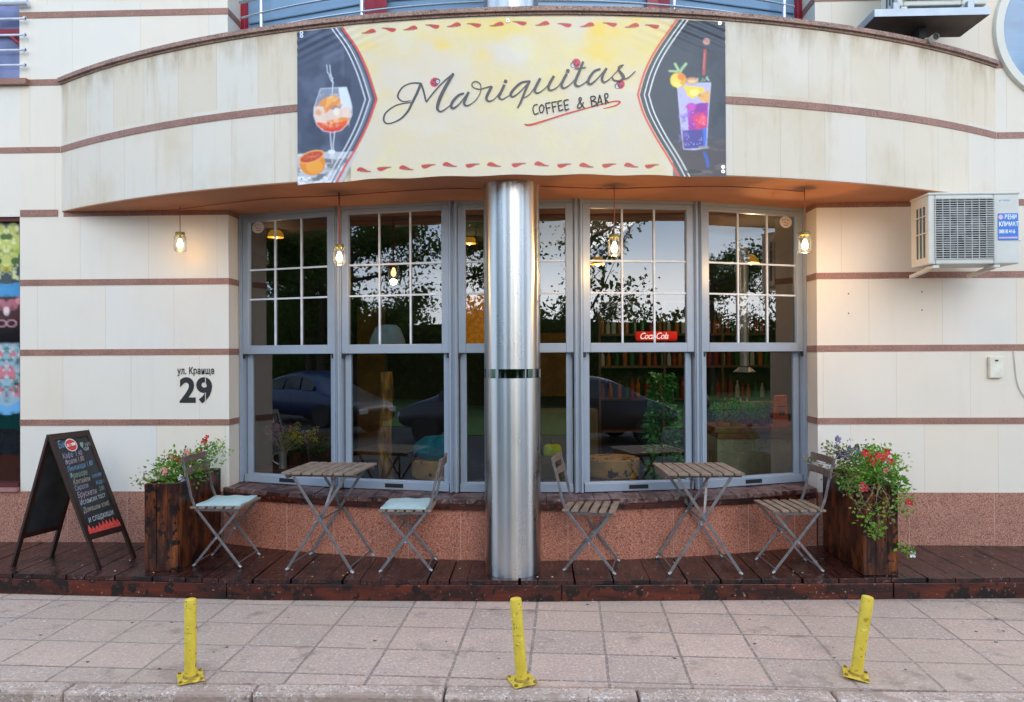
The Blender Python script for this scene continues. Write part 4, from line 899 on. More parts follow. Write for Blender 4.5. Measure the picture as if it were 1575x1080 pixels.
for Hx in (H2, H3):
    C_ = crom([(x, y, -.003-(.012 if i % 2 else 0)) for i, (x, y) in enumerate(Hx)], 6); mb.tube([(x, y-5.8, z+.001*math.sin(i)) for i, (x, y, z) in enumerate(C_)], .004, 6)
mb.build('cable', WIRE, wr)
# stickers in the windows
def sticker(px, py, y, rot, lab):
    p = on_y(px, py, y); p.y = (6.51-.3177*(p.x+2.45) if p.x < 0 else 6.16+.368*(p.x-1.51))-.016; t = empty('round_sticker', tuple(p), rot, lab, 'sticker', 'round stickers on the window panes')
    mb = MB(); n = 28; mb.add([(.063*math.cos(2*math.pi*k/n), 0, .050*math.sin(2*math.pi*k/n)) for k in range(n)], [tuple(range(n))[::-1]]); mb.build('disc', mat('sticker_cream', srgb(206, 192, 180), rough=.5), t)
    mb = MB()
    for x, z in ((-.03, .018), (-.005, .024), (.02, .020)): mb.box((x, -.0012, z), (.009, .001, .009))
    for x, z, w in ((-.012, -.006, .03), (.018, -.012, .014), (0, -.026, .05)): mb.box((x, -.0012, z), (w, .001, .006))
    mb.build('print', mat('sticker_ink', srgb(120, 70, 66), rough=.5), t)
sticker(399, 351, 6.465, math.atan2(6.205-6.51, .96), 'round pale sticker in the top left corner of the leftmost window')
sticker(1208, 342, 6.455, math.atan2(6.53-6.16, 1.005), 'round pale sticker in the top right corner of the rightmost window')
# ================================================================== folding chairs and tables
def build_chair():
    t = empty('folding_chair'); ya, yb = .175, .150
    for s_ in (-1, 1):
        mb = MB(); pts = [(.185, s_*ya, .012), (-.165, s_*ya, .455), (-.195, s_*ya, .53), (-.222, s_*ya, .66), (-.268, s_*ya, .835)]
        for a, c in zip(pts[:-1], pts[1:]): mb.beam(a, c, .007, .024, (0, 1, 0)) if False else mb.beam(a, c, .020, .008, (0, 1, 0))
        mb.build('back_leg', FMET, t, bevel=.002)
        mb = MB(); mb.beam((-.185, s_*yb, .012), (.165, s_*yb, .437), .020, .008, (0, 1, 0)); mb.build('front_leg', FMET, t, bevel=.002)
        mb = MB(); mb.bx(-.175, .175, s_*(ya-.012)-.004, s_*(ya-.012)+.004, .425, .446); mb.build('seat_rail', FMET, t)
        mb = MB(); mb.tube([(0.0, s_*(ya+.007), .224), (0.0, s_*(yb-.007), .224)], .007, 10); mb.build('pivot', CHROME, t)
        for x, y in ((.185, ya), (-.185, yb)):
            mb = MB(); mb.tube([(x-math.copysign(.012, x), s_*y, .020), (x+math.copysign(.008, x), s_*y, .0075)], .0085, 8); mb.build('foot_cap', mat('foot_cap_pale', srgb(176, 174, 170), rough=.5), t)
    mb = MB(); mb.tube([(.165, -ya, .035), (.165, ya, .035)], .0055, 8); mb.tube([(-.165, -yb, .035), (-.165, yb, .035)], .0055, 8); mb.tube([(.06, -yb, .30), (.06, yb, .30)], .0055, 8); mb.build('cross_bar', FMET, t)
    for k in range(6):
        x = -.17+.068*k; mb = MB(); mb.box((x, random.uniform(-.004, .004), .456), (.048, .40, .016)); mb.build('seat_slat', SLAT, t, bevel=.003)
    for z, x in ((.715, -.232), (.805, -.258)):
        mb = MB(); n = 6
        for i in range(n):
            y0, y1 = -.195+.39*i/n, -.195+.39*(i+1)/n; q = lambda y: x-.022*(1-(y/.195)**2)
            p, r_ = Vector((q(y0), y0, z)), Vector((q(y1), y1, z)); mb.beam(p, r_, .012, .052)
        mb.build('back_slat', SLATD, t)
    return t
chair0 = build_chair(); first = [True]
def put_chair(l, r, face, lab):
    a, c = on_z(*l, .15), on_z(*r, .15); d = (c-a); d.z = 0; d.normalize(); n = Vector((-d.y, d.x, 0))
    ctr = (a+c)/2+n*.175; rz = math.atan2(d.y, d.x)+(0 if face > 0 else math.pi)
    o = chair0 if first[0] else copy_tree(chair0); first[0] = False
    o.location = (ctr.x, ctr.y, .150); o.rotation_euler = (0, 0, rz); tag(o, lab, 'chair', 'folding chairs on the wooden deck'); return ctr, rz
ch1 = put_chair((296, 873), (370, 874), 1, 'folding chair with pale blue seat pad beside the left planter')
ch2 = put_chair((583, 881), (664.5, 881), -1, 'folding chair with pale blue seat pad just left of the steel column')
put_chair((866, 880), (946.7, 885), 1, 'bare slatted folding chair just right of the steel column, turned to the right')
put_chair((1187, 883), (1270, 882), -1, 'bare slatted folding chair beside the right planter, facing left')
def pad(c, sgn):
    (ctr, rz) = c; t = MB(); n = 10; top = []
    for j in range(n+1):
        for i in range(n+1):
            x, y = (i/n-.5)*.34+.01, (j/n-.5)*.36; e = min(i, n-i, j, n-j)/3.; z = .016*min(1, e)**.5+.004*math.sin(i*1.3+j*.7+sgn)
            top.append((x+(.008 if j in (0, n) else 0)*math.sin(i), y, z+.012))
    vs = top+[(x, y, .001) for x, y, z in top]; m = (n+1)**2; fs = []
    for j in range(n):
        for i in range(n):
            a = j*(n+1)+i; fs += [(a, a+1, a+n+2, a+n+1), (m+a, m+a+n+1, m+a+n+2, m+a+1)]
    e = [i for i in range(n+1)]+[j*(n+1)+n for j in range(1, n+1)]+[n*(n+1)+i for i in range(n-1, -1, -1)]+[j*(n+1) for j in range(n-1, 0, -1)]
    fs += [(e[i], m+e[i], m+e[(i+1) % len(e)], e[(i+1) % len(e)]) for i in range(len(e))]
    t.add(vs, fs); o = t.build('seat_pad', mat('pad_fabric', srgb(176, 196, 194), rough=.9, var=.06, bump=.3, bscale=300), smooth=True)
    o.location = (ctr.x, ctr.y, .6145); o.rotation_euler = (0, 0, rz+.05*sgn); return o
tag(pad(ch1, 1), 'pale blue seat pad lying on the chair by the left planter', 'seat pad', 'pale blue seat pads')
tag(pad(ch2, -1), 'pale blue seat pad lying on the chair left of the column', 'seat pad', 'pale blue seat pads')
def build_table():
    t = empty('folding_table'); H = .722
    for k in range(7):
        x = -.243+.081*k; mb = MB(); mb.box((x, random.uniform(-.003, .003), H+.009), (.068, .54, .017)); mb.build('top_slat', SLAT, t, bevel=.003)
    for y in (-.20, .20):
        mb = MB(); mb.bx(-.275, .275, y-.009, y+.009, H-.022, H-.001); mb.build('top_rail', SLATD, t)
    mb = MB(); mb.bx(-.277, -.259, -.19, .19, H-.04, H-.001); mb.build('end_rail', SLATD, t)
    for s_ in (-1, 1):
        y = s_*.215; mb = MB(); mb.beam((-.255, y, .014), (.195, y, H-.02), .022, .008, (0, 1, 0)); mb.build('leg', FMET, t, bevel=.002)
        y = s_*.235; mb = MB(); mb.beam((.255, y, .014), (-.195, y, H-.02), .022, .008, (0, 1, 0)); mb.build('leg', FMET, t, bevel=.002)
        for x, yy in ((-.255, .215), (.255, .235)):
            mb = MB(); mb.tube([(x-math.copysign(.012, x), s_*yy, .022), (x+math.copysign(.010, x), s_*yy, .008)], .010, 8); mb.build('foot_cap', mat('foot_cap_pale', 0), t)
        mb = MB(); mb.tube([(-.03, s_*.208, .370), (-.03, s_*.243, .370)], .008, 10); mb.build('pivot', CHROME, t)
    mb = MB(); mb.beam((.0, -.19, .37), (-.045+.11, -.05, H-.02), .018, .006, (0, 1, 0)); mb.beam((.0, .19, .37), (-.045+.02, .05, H-.02), .018, .006, (0, 1, 0)); mb.build('stay', FMET, t)
    mb = MB(); mb.tube([(-.235, -.215, .045), (-.235, .215, .045)], .006, 8); mb.tube([(.235, -.235, .045), (.235, .235, .045)], .006, 8); mb.tube([(0, -.2, .38), (0, .2, .38)], .006, 8); mb.build('cross_bar', FMET, t)
    return t
tb = build_table()
for i, (l, r, lab) in enumerate((((435, 881), (546.5, 881), 'square slatted folding table on crossed metal legs left of the steel column'), ((1028.4, 886), (1142.5, 885), 'square slatted folding table on crossed metal legs right of the steel column'))):
    o = tb if i == 0 else copy_tree(tb); a, c = on_z(*l, .15), on_z(*r, .15); d = c-a; m = (a+c)/2
    ra = math.atan2(d.y, d.x)-(R(7) if i == 0 else 0); o.location = (m.x-.235*math.sin(ra), m.y+.235*math.cos(ra), .150); o.rotation_euler = (0, 0, ra); tag(o, lab, 'table', 'folding tables on the wooden deck')

# ================================================================== planters and their flowers
SOIL = mat('soil', (.03, .02, .014), rough=.95, bump=1., bscale=60)
def planter(l, r, lab, depth=.75, h=.655):
    a, c = on_z(*l, .15), on_z(*r, .15); w = c.x-a.x; t = empty('wooden_planter', ((a.x+c.x)/2, a.y, .150), 0, lab, 'planter', 'tall narrow planters flanking the cafe front')
    x0 = -w/2
    for side, n in (('front', 3), ('back', 3)):
        y = 0 if side == 'front' else depth-.022; mb = MB(); xs = [0, .36, .70, 1] if side == 'front' else [0, .33, .66, 1]
        for i in range(n): mb.bx(x0+w*xs[i]+.0012, x0+w*xs[i+1]-.0012, y+random.uniform(0, .003), y+.022, .003, h+random.uniform(-.005, .002))
        mb.build('board_wall', PLANTW, t, bevel=.003)
    for sx in (-1, 1):
        mb = MB(); n = 7; xa = sx*w/2-(.022 if sx > 0 else 0)
        for i in range(n):
            y0 = .0235+(depth-.047)*i/n; y1 = .0235+(depth-.047)*(i+1)/n; o = random.uniform(0, .003)
            mb.bx(xa+(o if sx < 0 else 0), xa+.022-(o if sx > 0 else 0), y0+.001, y1-.001, .003, h+random.uniform(-.004, .003))
        mb.build('board_wall', PLANTW, t, bevel=.002)
    mb = MB(); mb.bx(x0+.023, w/2-.023, .023, depth-.023, .45, h-.035); mb.build('soil', SOIL, t)
    return t, w
planter((222, 880), (274, 880), 'tall dark stained wooden planter beside the chalk board, with low red and pink flowers')
planter((1328, 886), (1382, 886), 'tall dark stained wooden planter at the right end of the tables, with trailing flowers')
LEAFS = [mat('leaf_fresh', srgb(126, 170, 54), leafy=.35, rough=.55, var=.3, scale=30), mat('leaf_mid', srgb(90, 138, 46), leafy=.35, rough=.55, var=.3, scale=30), mat('leaf_dry', srgb(120, 116, 58), rough=.7, var=.3, scale=30), mat('stem_brown', srgb(126, 104, 74), rough=.8, var=.2, scale=20)]
FLC = {'red': mat('petal_red', srgb(190, 24, 34), rough=.6, var=.2, scale=40), 'pink': mat('petal_pink', srgb(226, 120, 132), rough=.6, var=.2, scale=40), 'white': mat('petal_white', srgb(224, 214, 222), rough=.6, var=.05), 'violet': mat('petal_violet', srgb(70, 48, 118), rough=.6, var=.2, scale=40), 'heart': mat('petal_heart', srgb(230, 200, 120), rough=.6)}
def flower(p, col, size, parent, loc):
    mb = MB(); n = Vector((random.uniform(-.5, .5), -1, random.uniform(-.1, .7))).normalized(); a = n.cross(Vector((0, 0, 1))).normalized(); b_ = a.cross(n); p = Vector(p)-Vector(loc); t0_ = random.random()
    for k in range(5):
        t = 2*math.pi*(k+t0_)/5; d = a*math.cos(t)+b_*math.sin(t); e = n.cross(d); r_ = size*random.uniform(.85, 1.1)
        mb.cur = 0; mb.add([p-n*.004, p+d*r_*.55+e*r_*.38+n*.004, p+d*r_*1.0+e*r_*.22+n*.010, p+d*r_*1.0-e*r_*.22+n*.010, p+d*r_*.55-e*r_*.38+n*.004], [(0, 1, 2, 3, 4)])
        if col == 'violet': mb.cur = 1; mb.add([p, p+d*r_*.95+e*.002+n*.0125, p+d*r_*.95-e*.002+n*.0125], [(0, 1, 2)])
    mb.cur = 2; mb.lathe([(.0, 0), (size*.14, .003), (0, .008)], p, 6, n.to_track_quat('Z', 'Y').to_matrix())
    mb.build('blossom', [FLC[col], FLC['white'], FLC['heart']], parent)
def plant(lab, loc, clumps, stems, blossoms):
    t = empty('flowering_plant', loc, 0, lab, 'plant', 'flowers growing in the two planters'); Lc = Vector(loc)
    mb = MB()
    for (px, py, y, rad, n, mi) in clumps:
        c = on_y(px, py, y)-Lc
        for _ in range(int(n*(1.4 if py < 742 else 1))):
            o = Vector((random.gauss(0, 1), random.gauss(0, 1), random.gauss(0, .8)))*rad*.5; mb.cur = mi if random.random() < .75 else random.choice((0, 1, 2, 2))
            d = o.normalized()+Vector((random.gauss(0, .6), random.gauss(0, .6)-.3, random.gauss(0, .5))); mb.leaf(c+o, random.uniform(.017, .038), d, .68)
    mb.build('foliage', LEAFS[:3], t)
    mb = MB()
    for st in stems:
        pts = [on_y(*q)-Lc for q in st[0]]; C_ = crom([tuple(p) for p in pts], 5); r_ = st[1]
        mb.cur = st[2]; mb.tube(C_, [r_*(1-.6*i/len(C_)) for i in range(len(C_))], 5)
        for q in C_[2::2]:
            if random.random() < st[3]:
                mb.cur = random.choice((0, 1, 2)); [mb.leaf(q, random.uniform(.012, .024)) for _ in range(2)]
    mb.build('stems', LEAFS, t)
    for (px, py, y, col, sz) in blossoms: flower(on_y(px, py, y), col, sz, t, loc)
random.seed(11)
plant('low leafy plant with red and pink blossoms in the left planter', (-2.62, 5.75, .79),
 [(238, 738, 5.5, .10, 60, 2), (255, 733, 5.55, .11, 130, 0), (275, 728, 5.65, .13, 200, 1), (265, 718, 5.7, .12, 110, 0), (290, 722, 5.8, .13, 170, 0), (305, 712, 5.9, .12, 130, 1), (322, 700, 6.0, .11, 90, 0), (334, 688, 6.05, .07, 50, 0), (318, 688, 6.0, .06, 30, 1), (258, 706, 5.8, .06, 30, 1), (216, 741, 5.46, .05, 22, 2), (300, 728, 5.75, .10, 110, 1), (246, 724, 5.6, .06, 34, 2), (282, 706, 5.9, .08, 50, 0)],
 [([(236, 742, 5.5), (224, 738, 5.46), (212, 742, 5.44)], .003, 3, .6), ([(300, 720, 5.9), (322, 700, 6.0), (335, 682, 6.0), (338, 677, 6.0)], .003, 0, .7), ([(290, 715, 5.9), (306, 690, 6.), (317, 680, 6.)], .0025, 0, .5), ([(262, 730, 5.6), (256, 712, 5.7), (262, 700, 5.75)], .0025, 3, .6), ([(275, 725, 5.7), (284, 708, 5.8), (288, 700, 5.8)], .0025, 0, .5), ([(250, 735, 5.5), (240, 724, 5.5), (236, 717, 5.5)], .002, 3, .4)],
 [(315, 679, 5.98, 'red', .028), (319, 673, 6.0, 'red', .022), (288, 696, 5.85, 'pink', .026), (278, 708, 5.7, 'red', .030), (272, 704, 5.7, 'red', .022), (254, 724, 5.5, 'pink', .030), (295, 711, 5.8, 'pink', .024), (262, 700, 5.8, 'pink', .018), (278, 735, 5.55, 'white', .026), (283, 738, 5.5, 'violet', .020), (310, 694, 5.9, 'red', .018)])
random.seed(12)
RC = [(1300, 712, 5.95, .14, 130, 2), (1320, 716, 5.8, .15, 190, 2), (1340, 718, 5.65, .15, 230, 0), (1352, 728, 5.5, .15, 260, 0), (1362, 712, 5.6, .13, 160, 0), (1330, 733, 5.55, .14, 200, 1), (1368, 735, 5.4, .10, 130, 1), (1312, 730, 5.7, .12, 110, 1), (1345, 703, 5.7, .10, 80, 1), (1345, 692, 5.75, .06, 40, 0), (1288, 705, 6.0, .10, 60, 2), (1281, 690, 6.0, .07, 40, 2), (1383, 745, 5.32, .07, 60, 1), (1389, 765, 5.27, .06, 50, 0), (1391, 782, 5.27, .05, 40, 0), (1306, 755, 5.25, .05, 22, 2), (1320, 775, 5.24, .06, 22, 2), (1354, 785, 5.22, .06, 24, 0), (1332, 798, 5.24, .06, 30, 0), (1349, 812, 5.24, .05, 50, 0), (1347, 822, 5.24, .04, 36, 0), (1370, 770, 5.24, .05, 14, 2), (1366, 795, 5.24, .04, 14, 2), (1243, 706, 6.0, .03, 12, 2), (1252, 712, 6.0, .03, 12, 2), (1392, 843, 5.35, .04, 24, 0), (1400, 848, 5.33, .03, 20, 0), (1325, 700, 5.85, .10, 80, 1), (1308, 745, 5.3, .06, 60, 1)]
RS = [([(1330, 740, 5.4), (1322, 752, 5.26), (1330, 775, 5.24), (1345, 790, 5.23)], .0035, 3, .5), ([(1345, 745, 5.36), (1338, 765, 5.25), (1322, 785, 5.24), (1318, 795, 5.24)], .003, 3, .5), ([(1350, 742, 5.36), (1362, 760, 5.24), (1368, 780, 5.23), (1362, 800, 5.24)], .003, 3, .5), ([(1312, 735, 5.4), (1305, 748, 5.25), (1310, 765, 5.24), (1322, 780, 5.24), (1340, 786, 5.24)], .003, 3, .6),
 ([(1352, 742, 5.36), (1348, 770, 5.23), (1352, 800, 5.23), (1348, 826, 5.24)], .003, 3, .8), ([(1372, 740, 5.3), (1388, 755, 5.26), (1394, 780, 5.26), (1390, 790, 5.26)], .003, 0, .8), ([(1330, 745, 5.3), (1342, 758, 5.23), (1334, 770, 5.23), (1344, 778, 5.23), (1356, 770, 5.23)], .0025, 3, .3), ([(1340, 750, 5.26), (1356, 755, 5.23), (1368, 765, 5.23), (1360, 782, 5.23)], .0025, 3, .3),
 ([(1295, 712, 6.), (1283, 692, 6.), (1290, 678, 6.)], .003, 0, .8), ([(1290, 716, 6.), (1262, 712, 6.), (1248, 706, 6.), (1238, 702, 6.)], .0025, 3, .6), ([(1345, 705, 5.7), (1343, 690, 5.7), (1347, 684, 5.7)], .0025, 0, .6), ([(1378, 835, 5.4), (1386, 842, 5.36), (1402, 852, 5.33)], .0025, 3, .8), ([(1318, 750, 5.24), (1326, 765, 5.23), (1316, 775, 5.23), (1326, 790, 5.23), (1336, 800, 5.23)], .0025, 3, .4), ([(1355, 748, 5.25), (1350, 762, 5.22), (1364, 772, 5.22), (1372, 792, 5.22)], .0025, 3, .3)]
RF = [(1333, 697, 5.6, 'red', .034), (1341, 706, 5.5, 'red', .036), (1347, 702, 5.5, 'red', .030), (1355, 704, 5.5, 'red', .034), (1364, 696, 5.6, 'red', .032), (1370, 710, 5.5, 'red', .030), (1367, 712, 5.5, 'pink', .022), (1363, 725, 5.4, 'pink', .024), (1343, 711, 5.5, 'red', .028), (1328, 750, 5.3, 'red', .034), (1325, 748, 5.3, 'pink', .020), (1399, 773, 5.24, 'red', .028), (1403, 853, 5.32, 'white', .024),
 (1288, 676, 6., 'violet', .030), (1292, 698, 5.95, 'violet', .036), (1300, 702, 5.9, 'violet', .034), (1306, 692, 5.9, 'violet', .034), (1317, 690, 5.85, 'violet', .032), (1322, 698, 5.8, 'violet', .034), (1287, 688, 6., 'violet', .022), (1312, 706, 5.8, 'violet', .026)]
plant('large trailing plant with violet and red blossoms spilling over the right planter', (2.62, 5.6, .79), RC, RS, RF)

# ================================================================== folding chalk board
f1, f2, b1, b2 = on_z(150.4, 877, .15), on_z(207.4, 855, .15), on_z(17, 873, .15), on_z(83, 856.5, .15)
t1, t2 = on_y(73, 671, (f1.y+b1.y)/2), on_y(146, 660, (f2.y+b2.y)/2)
rg = ((f2-f1)+(b2-b1))/2; rg.z = 0; t1.z = (t1.z+t2.z)/2; t2 = t1+rg; f2 = f1+rg; b2 = b1+rg
base = Vector(((f1.x+b1.x)/2, (f1.y+f2.y)/2, .15)); ab = empty('chalkboard_sign', tuple(base), 0, 'folding dark wooden pavement sign with a handwritten chalk menu and a round red badge', 'sign')
def side(f1, f2, t1, t2, name, outn):
    f1, f2, t1, t2 = [q-base for q in (f1, f2, t1, t2)]; e = (f2-f1).normalized(); u_ = (t1-f1).normalized(); n = e.cross(u_).normalized()*outn
    p = empty(name); p.parent = ab
    mb = MB()
    W_ = (f2-f1).length; Lh = (t1-f1).length
    mb.beam(f1+e*.017, t1+e*.017, .034, .022, n); mb.beam(f2-e*.017, t2-e*.017, .034, .022, n)
    mb.beam(t1-u_*.025+e*.034, t2-u_*.025-e*.034, .05, .020, n); g = lambda k: (f1+(t1-f1)*k, f2+(t2-f2)*k)
    a, c = g(.235); mb.beam(a+e*.034, c-e*.034, .045, .020, n); mb.build('frame', DARKWOOD, p, bevel=.002)
    a, c = g(.25); d, h = g(.965); mb = MB(); q = n*.001
    mb.add([a+e*.03+q, c-e*.03+q, h-e*.03+q, d+e*.03+q, a+e*.03-n*.006, c-e*.03-n*.006, h-e*.03-n*.006, d+e*.03-n*.006], [(0, 1, 2, 3), (7, 6, 5, 4), (1, 0, 4, 5), (2, 1, 5, 6), (3, 2, 6, 7), (0, 3, 7, 4)])
    mb.build('board', mat('blackboard', (.022, .024, .026), rough=.55, var=.5, scale=5), p)
    return e, u_, n, a+e*.034, (h-a).length, W_-.068, Lh*.715, p
e, u_, n, org, _, bw, bh, fp = side(f1, f2, t1, t2, 'front_panel', 1)
side(b1, b2, t1, t2, 'back_panel', -1)
if n.x < 0: n = -n
CH_ = {k: mat('chalk_'+k, srgb(*c), rough=.9, var=.2, scale=60) for k, c in dict(white=(176, 178, 182), blue=(112, 148, 174), green=(136, 158, 144), peach=(172, 158, 144), pink=(172, 150, 160), violet=(152, 144, 172), yellow=(180, 180, 120)).items()}
lines = [('Био', .91, .03, 'blue', 1.5), ('♥ лате', .89, .66, 'green', .85), ('Кафе  1.40', .80, .04, 'violet', 1.1), ('чай', .85, .72, 'white', .9), ('Фрапе 1.80', .735, .05, 'pink', 1.0), ('Лимонади 1.80', .665, .04, 'blue', 1.0), ('Фрешове', .595, .04, 'green', 1.05), ('Коктейли', .53, .07, 'peach', 1.0), ('сокове', .56, .68, 'blue', .8), ('Сиропи', .465, .05, 'violet', 1.0), ('вода 1', .49, .72, 'blue', .8), ('Брускети', .39, .05, 'pink', 1.15), ('2.80', .42, .76, 'green', .8), ('Испански тост', .315, .05, 'white', 1.0), ('Домашен хляб', .235, .06, 'peach', 1.0), ('и сладкиши', .13, .10, 'white', 1.25)]
for body, v, u, c, s_ in lines:
    o = org+e*(u*bw)+u_*(v*bh-.012)+n*.0085; rot_ = R(random.uniform(2, 6)); ex = e*math.cos(rot_)+u_*math.sin(rot_)
    text_mesh('chalk_writing', body, .056*s_, frame(o, ex, u_), CH_[c], fp, sx=.60, bold=.0, shear=.25)
mb = MB()
c = org+e*(.42*bw)+u_*(.915*bh)+n*.0082
for r_, off, mi in ((.052, 0, 0), (.045, .0006, 1)):
    mb.cur = mi; mb.add([c+n*off+e*(r_*math.cos(2*math.pi*k/28))+u_*(r_*1.0*math.sin(2*math.pi*k/28)) for k in range(28)], [tuple(range(28))])
mb.cur = 0; q = c+n*.0012; mb.add([q-e*.036-u_*.012, q+e*.038-u_*.004, q+e*.038+u_*.018, q-e*.036+u_*.010], [(0, 1, 2, 3)])
mb.build('round_badge', [mat('badge_white', srgb(226, 214, 210), rough=.4), mat('badge_red', srgb(196, 60, 58), rough=.4)], fp)
text_mesh('badge_writing', 'Illi', .03, frame(c-e*.026-u_*.008+n*.0018, e, u_), mat('badge_red', 0), fp, sx=1.1, bold=.001)
mb = MB()
for k in range(9):
    x0 = k/9*bw; x1 = (k+1)/9*bw; hh = random.uniform(.045, .075); o = org+n*(.0078+.0002*(k % 2))
    mb.add([o+e*x0, o+e*x1, o+e*x1+u_*hh*.6, o+e*((x0+x1)/2)+u_*hh*1.2, o+e*x0+u_*hh*.6], [(0, 1, 2, 3, 4)])
mb.build('red_chalk_edge', mat('chalk_red', srgb(214, 70, 62), rough=.9, var=.3, scale=60), fp)
mb = MB(); mb.beam(f1*.35+t1*.65*1-Vector((0, 0, 0))-base+Vector((0, .0, -.42)), b1*.35+t1*.65-base+Vector((0, .0, -.42)), .004, .004); 
# ================================================================== bollards
def bollard(base_px, top_px, lab, rz):
    b_ = on_z(*base_px, 0.0); t_ = on_y(top_px[0], top_px[1], b_.y)
    t = empty('bollard', (b_.x, b_.y, 0), 0, lab, 'bollard', 'yellow bollards along the kerb'); ax = (t_-b_).normalized(); Lh = (t_-b_).length
    rot = ax.to_track_quat('Z', 'Y').to_matrix(); mb = MB()
    mb.lathe([(.0315, .01), (.0315, Lh-.012), (.029, Lh-.003), (.020, Lh), (0, Lh+.001)], (0, 0, 0), 32, rot); mb.build('post', YELLOW, t, smooth=True)
    mb = MB(); tl = ax.copy(); tl = Vector((ax.x*1.0, ax.y, ax.z)).normalized(); r2 = tl.to_track_quat('Z', 'Y').to_matrix() @ Matrix.Rotation(rz, 3, 'Z')
    mb.box(Vector((0, 0, .012)), (.150, .13, .006), r2); mb.build('base_plate', YELLOW, t, bevel=.002)
    mb = MB(); mb.lathe([(.041, .0155), (.037, .022), (.034, .026)], (0, 0, 0), 24, rot)
    for sx, sy in ((1, 1), (-1, 1), (1, -1), (-1, -1)): mb.lathe([(.010, .0165), (.010, .024), (0, .025)], r2 @ Vector((sx*.062, sy*.052, 0)), 6, r2)
    mb.build('weld_and_bolts', mat('rusty_bolt', srgb(150, 120, 40), rough=.7, var=.4, scale=40), t)
    mb = MB(); random.seed(int(base_px[0]))
    for _ in range(5):
        a = random.uniform(math.pi*1.1, math.pi*1.9); z = random.uniform(.05, Lh-.04); rr = .0319; s_ = random.uniform(.003, .009)
        pts = [rot @ Vector((rr*math.cos(a+q*math.cos(k)/rr), rr*math.sin(a+q*math.cos(k)/rr), z+q*1.4*math.sin(k))) for k, q in ((k*1.05, s_*random.uniform(.5, 1)) for k in range(6))]; mb.add(pts, [(0, 1, 2, 3, 4, 5)])
    mb.build('paint_chip', mat('chipped_metal', srgb(108, 96, 84), rough=.7), t)
bollard((293, 1045), (293, 921), 'upright yellow metal bollard in front of the left planter', .5)
bollard((803, 1050), (793, 920), 'yellow metal bollard in front of the steel column, tipped slightly to the left', .35)
bollard((1316, 1041), (1335, 917), 'yellow metal bollard leaning right, in front of the right planter', -.35)
# small litter on the paving
random.seed(5); mb = MB()
for _ in range(420):
    x, y = random.uniform(-4.6, 4.6), random.uniform(3.92, 5.3); s_ = random.choice((.004, .006, .006, .009, .014)); a = random.random()*6
    mb.cur = random.choice((0, 0, 1, 2)); z = .0008+s_*.2
    mb.add([(x+s_*math.cos(a+q), y+s_*.8*math.sin(a+q), z*random.uniform(.3, 1)) for q in (0, 1.4, 2.9, 4.4)]+[(x, y, z*1.4)], [(0, 1, 4), (1, 2, 4), (2, 3, 4), (3, 0, 4)])
for _ in range(90):
    x = random.uniform(-4.4, 4.6); y = fy(x)+random.uniform(.01, .7); s_ = random.choice((.003, .005, .008, .010)); a = random.random()*6; mb.cur = random.choice((0, 2))
    mb.add([(x+s_*math.cos(a+q), y+s_*.7*math.sin(a+q), .1555) for q in (0, 1.4, 2.9, 4.4)]+[(x, y, .1555+s_*.4)], [(0, 1, 4), (1, 2, 4), (2, 3, 4), (3, 0, 4)])
tag(mb.build('grit', [mat('pale_grit', srgb(206, 194, 180), rough=.8), mat('dark_grit', srgb(90, 74, 62), rough=.9), mat('dry_leaf', srgb(190, 160, 120), rough=.9)]), 'pale grit and dry leaf bits scattered on paving and deck', 'grit', kind='stuff')

# ================================================================== the room behind the windows
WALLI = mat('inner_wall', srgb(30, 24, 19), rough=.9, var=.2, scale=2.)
rm = empty('cafe_interior', (0, 8.2, .15), 0, 'dim brown cafe room seen through the window bay', 'room')
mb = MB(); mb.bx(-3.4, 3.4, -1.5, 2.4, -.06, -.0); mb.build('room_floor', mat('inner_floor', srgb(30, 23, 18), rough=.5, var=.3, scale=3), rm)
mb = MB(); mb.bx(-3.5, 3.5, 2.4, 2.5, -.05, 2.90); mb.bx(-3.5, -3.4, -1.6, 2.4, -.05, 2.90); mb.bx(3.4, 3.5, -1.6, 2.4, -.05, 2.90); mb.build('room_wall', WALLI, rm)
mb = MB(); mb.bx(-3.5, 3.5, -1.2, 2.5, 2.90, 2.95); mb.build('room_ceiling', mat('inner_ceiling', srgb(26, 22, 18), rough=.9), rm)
mb = MB(); mb.bx(-2.4, -2.0, 2.33, 2.39, 0.1, 2.3); mb.bx(-.4, .6, 2.33, 2.39, 1.0, 1.9); mb.build('wall_panel', mat('ochre_panel', srgb(110, 76, 24), rough=.8, var=.3, scale=4), rm)
def ipos(px, py, y): return on_y(px, py, y)
def zat(py, y, px=787): return on_y(px, py, y).z
YR = mat('dried_flower', srgb(150, 116, 96), rough=.9, var=.3, scale=50)
# window table with jug
p = ipos(433, 718, 6.72); t = empty('window_ledge', (p.x, 6.72, p.z-.02), 0, 'dark wooden ledge inside the leftmost window carrying a metal jug', 'ledge')
mb = MB(); mb.bx(-.24, .22, -.05, .22, -.03, 0); mb.bx(-.2, .18, .0, .18, -.7, -.03); mb.build('board', mat('ledge_wood', srgb(84, 48, 34), rough=.5, var=.3, scale=6), t, bevel=.004)
t = empty('metal_jug', (p.x, 6.76, p.z-.02), 0, 'silver metal jug holding dried flowers behind the leftmost window', 'jug')
mb = MB(); mb.lathe([(.0, .001), (.038, .001), (.034, .05), (.036, .12), (.042, .155), (.038, .155), (.033, .12), (.03, .05), (.0, .02)], (0, 0, 0), 24); mb.tube(crom([(-.038, 0, .14), (-.085, 0, .13), (-.09, 0, .07), (-.036, 0, .035)], 5), .006, 8); mb.build('jug_body', mat('jug_metal', srgb(176, 178, 176), rough=.35, metal=.5), t, smooth=True)
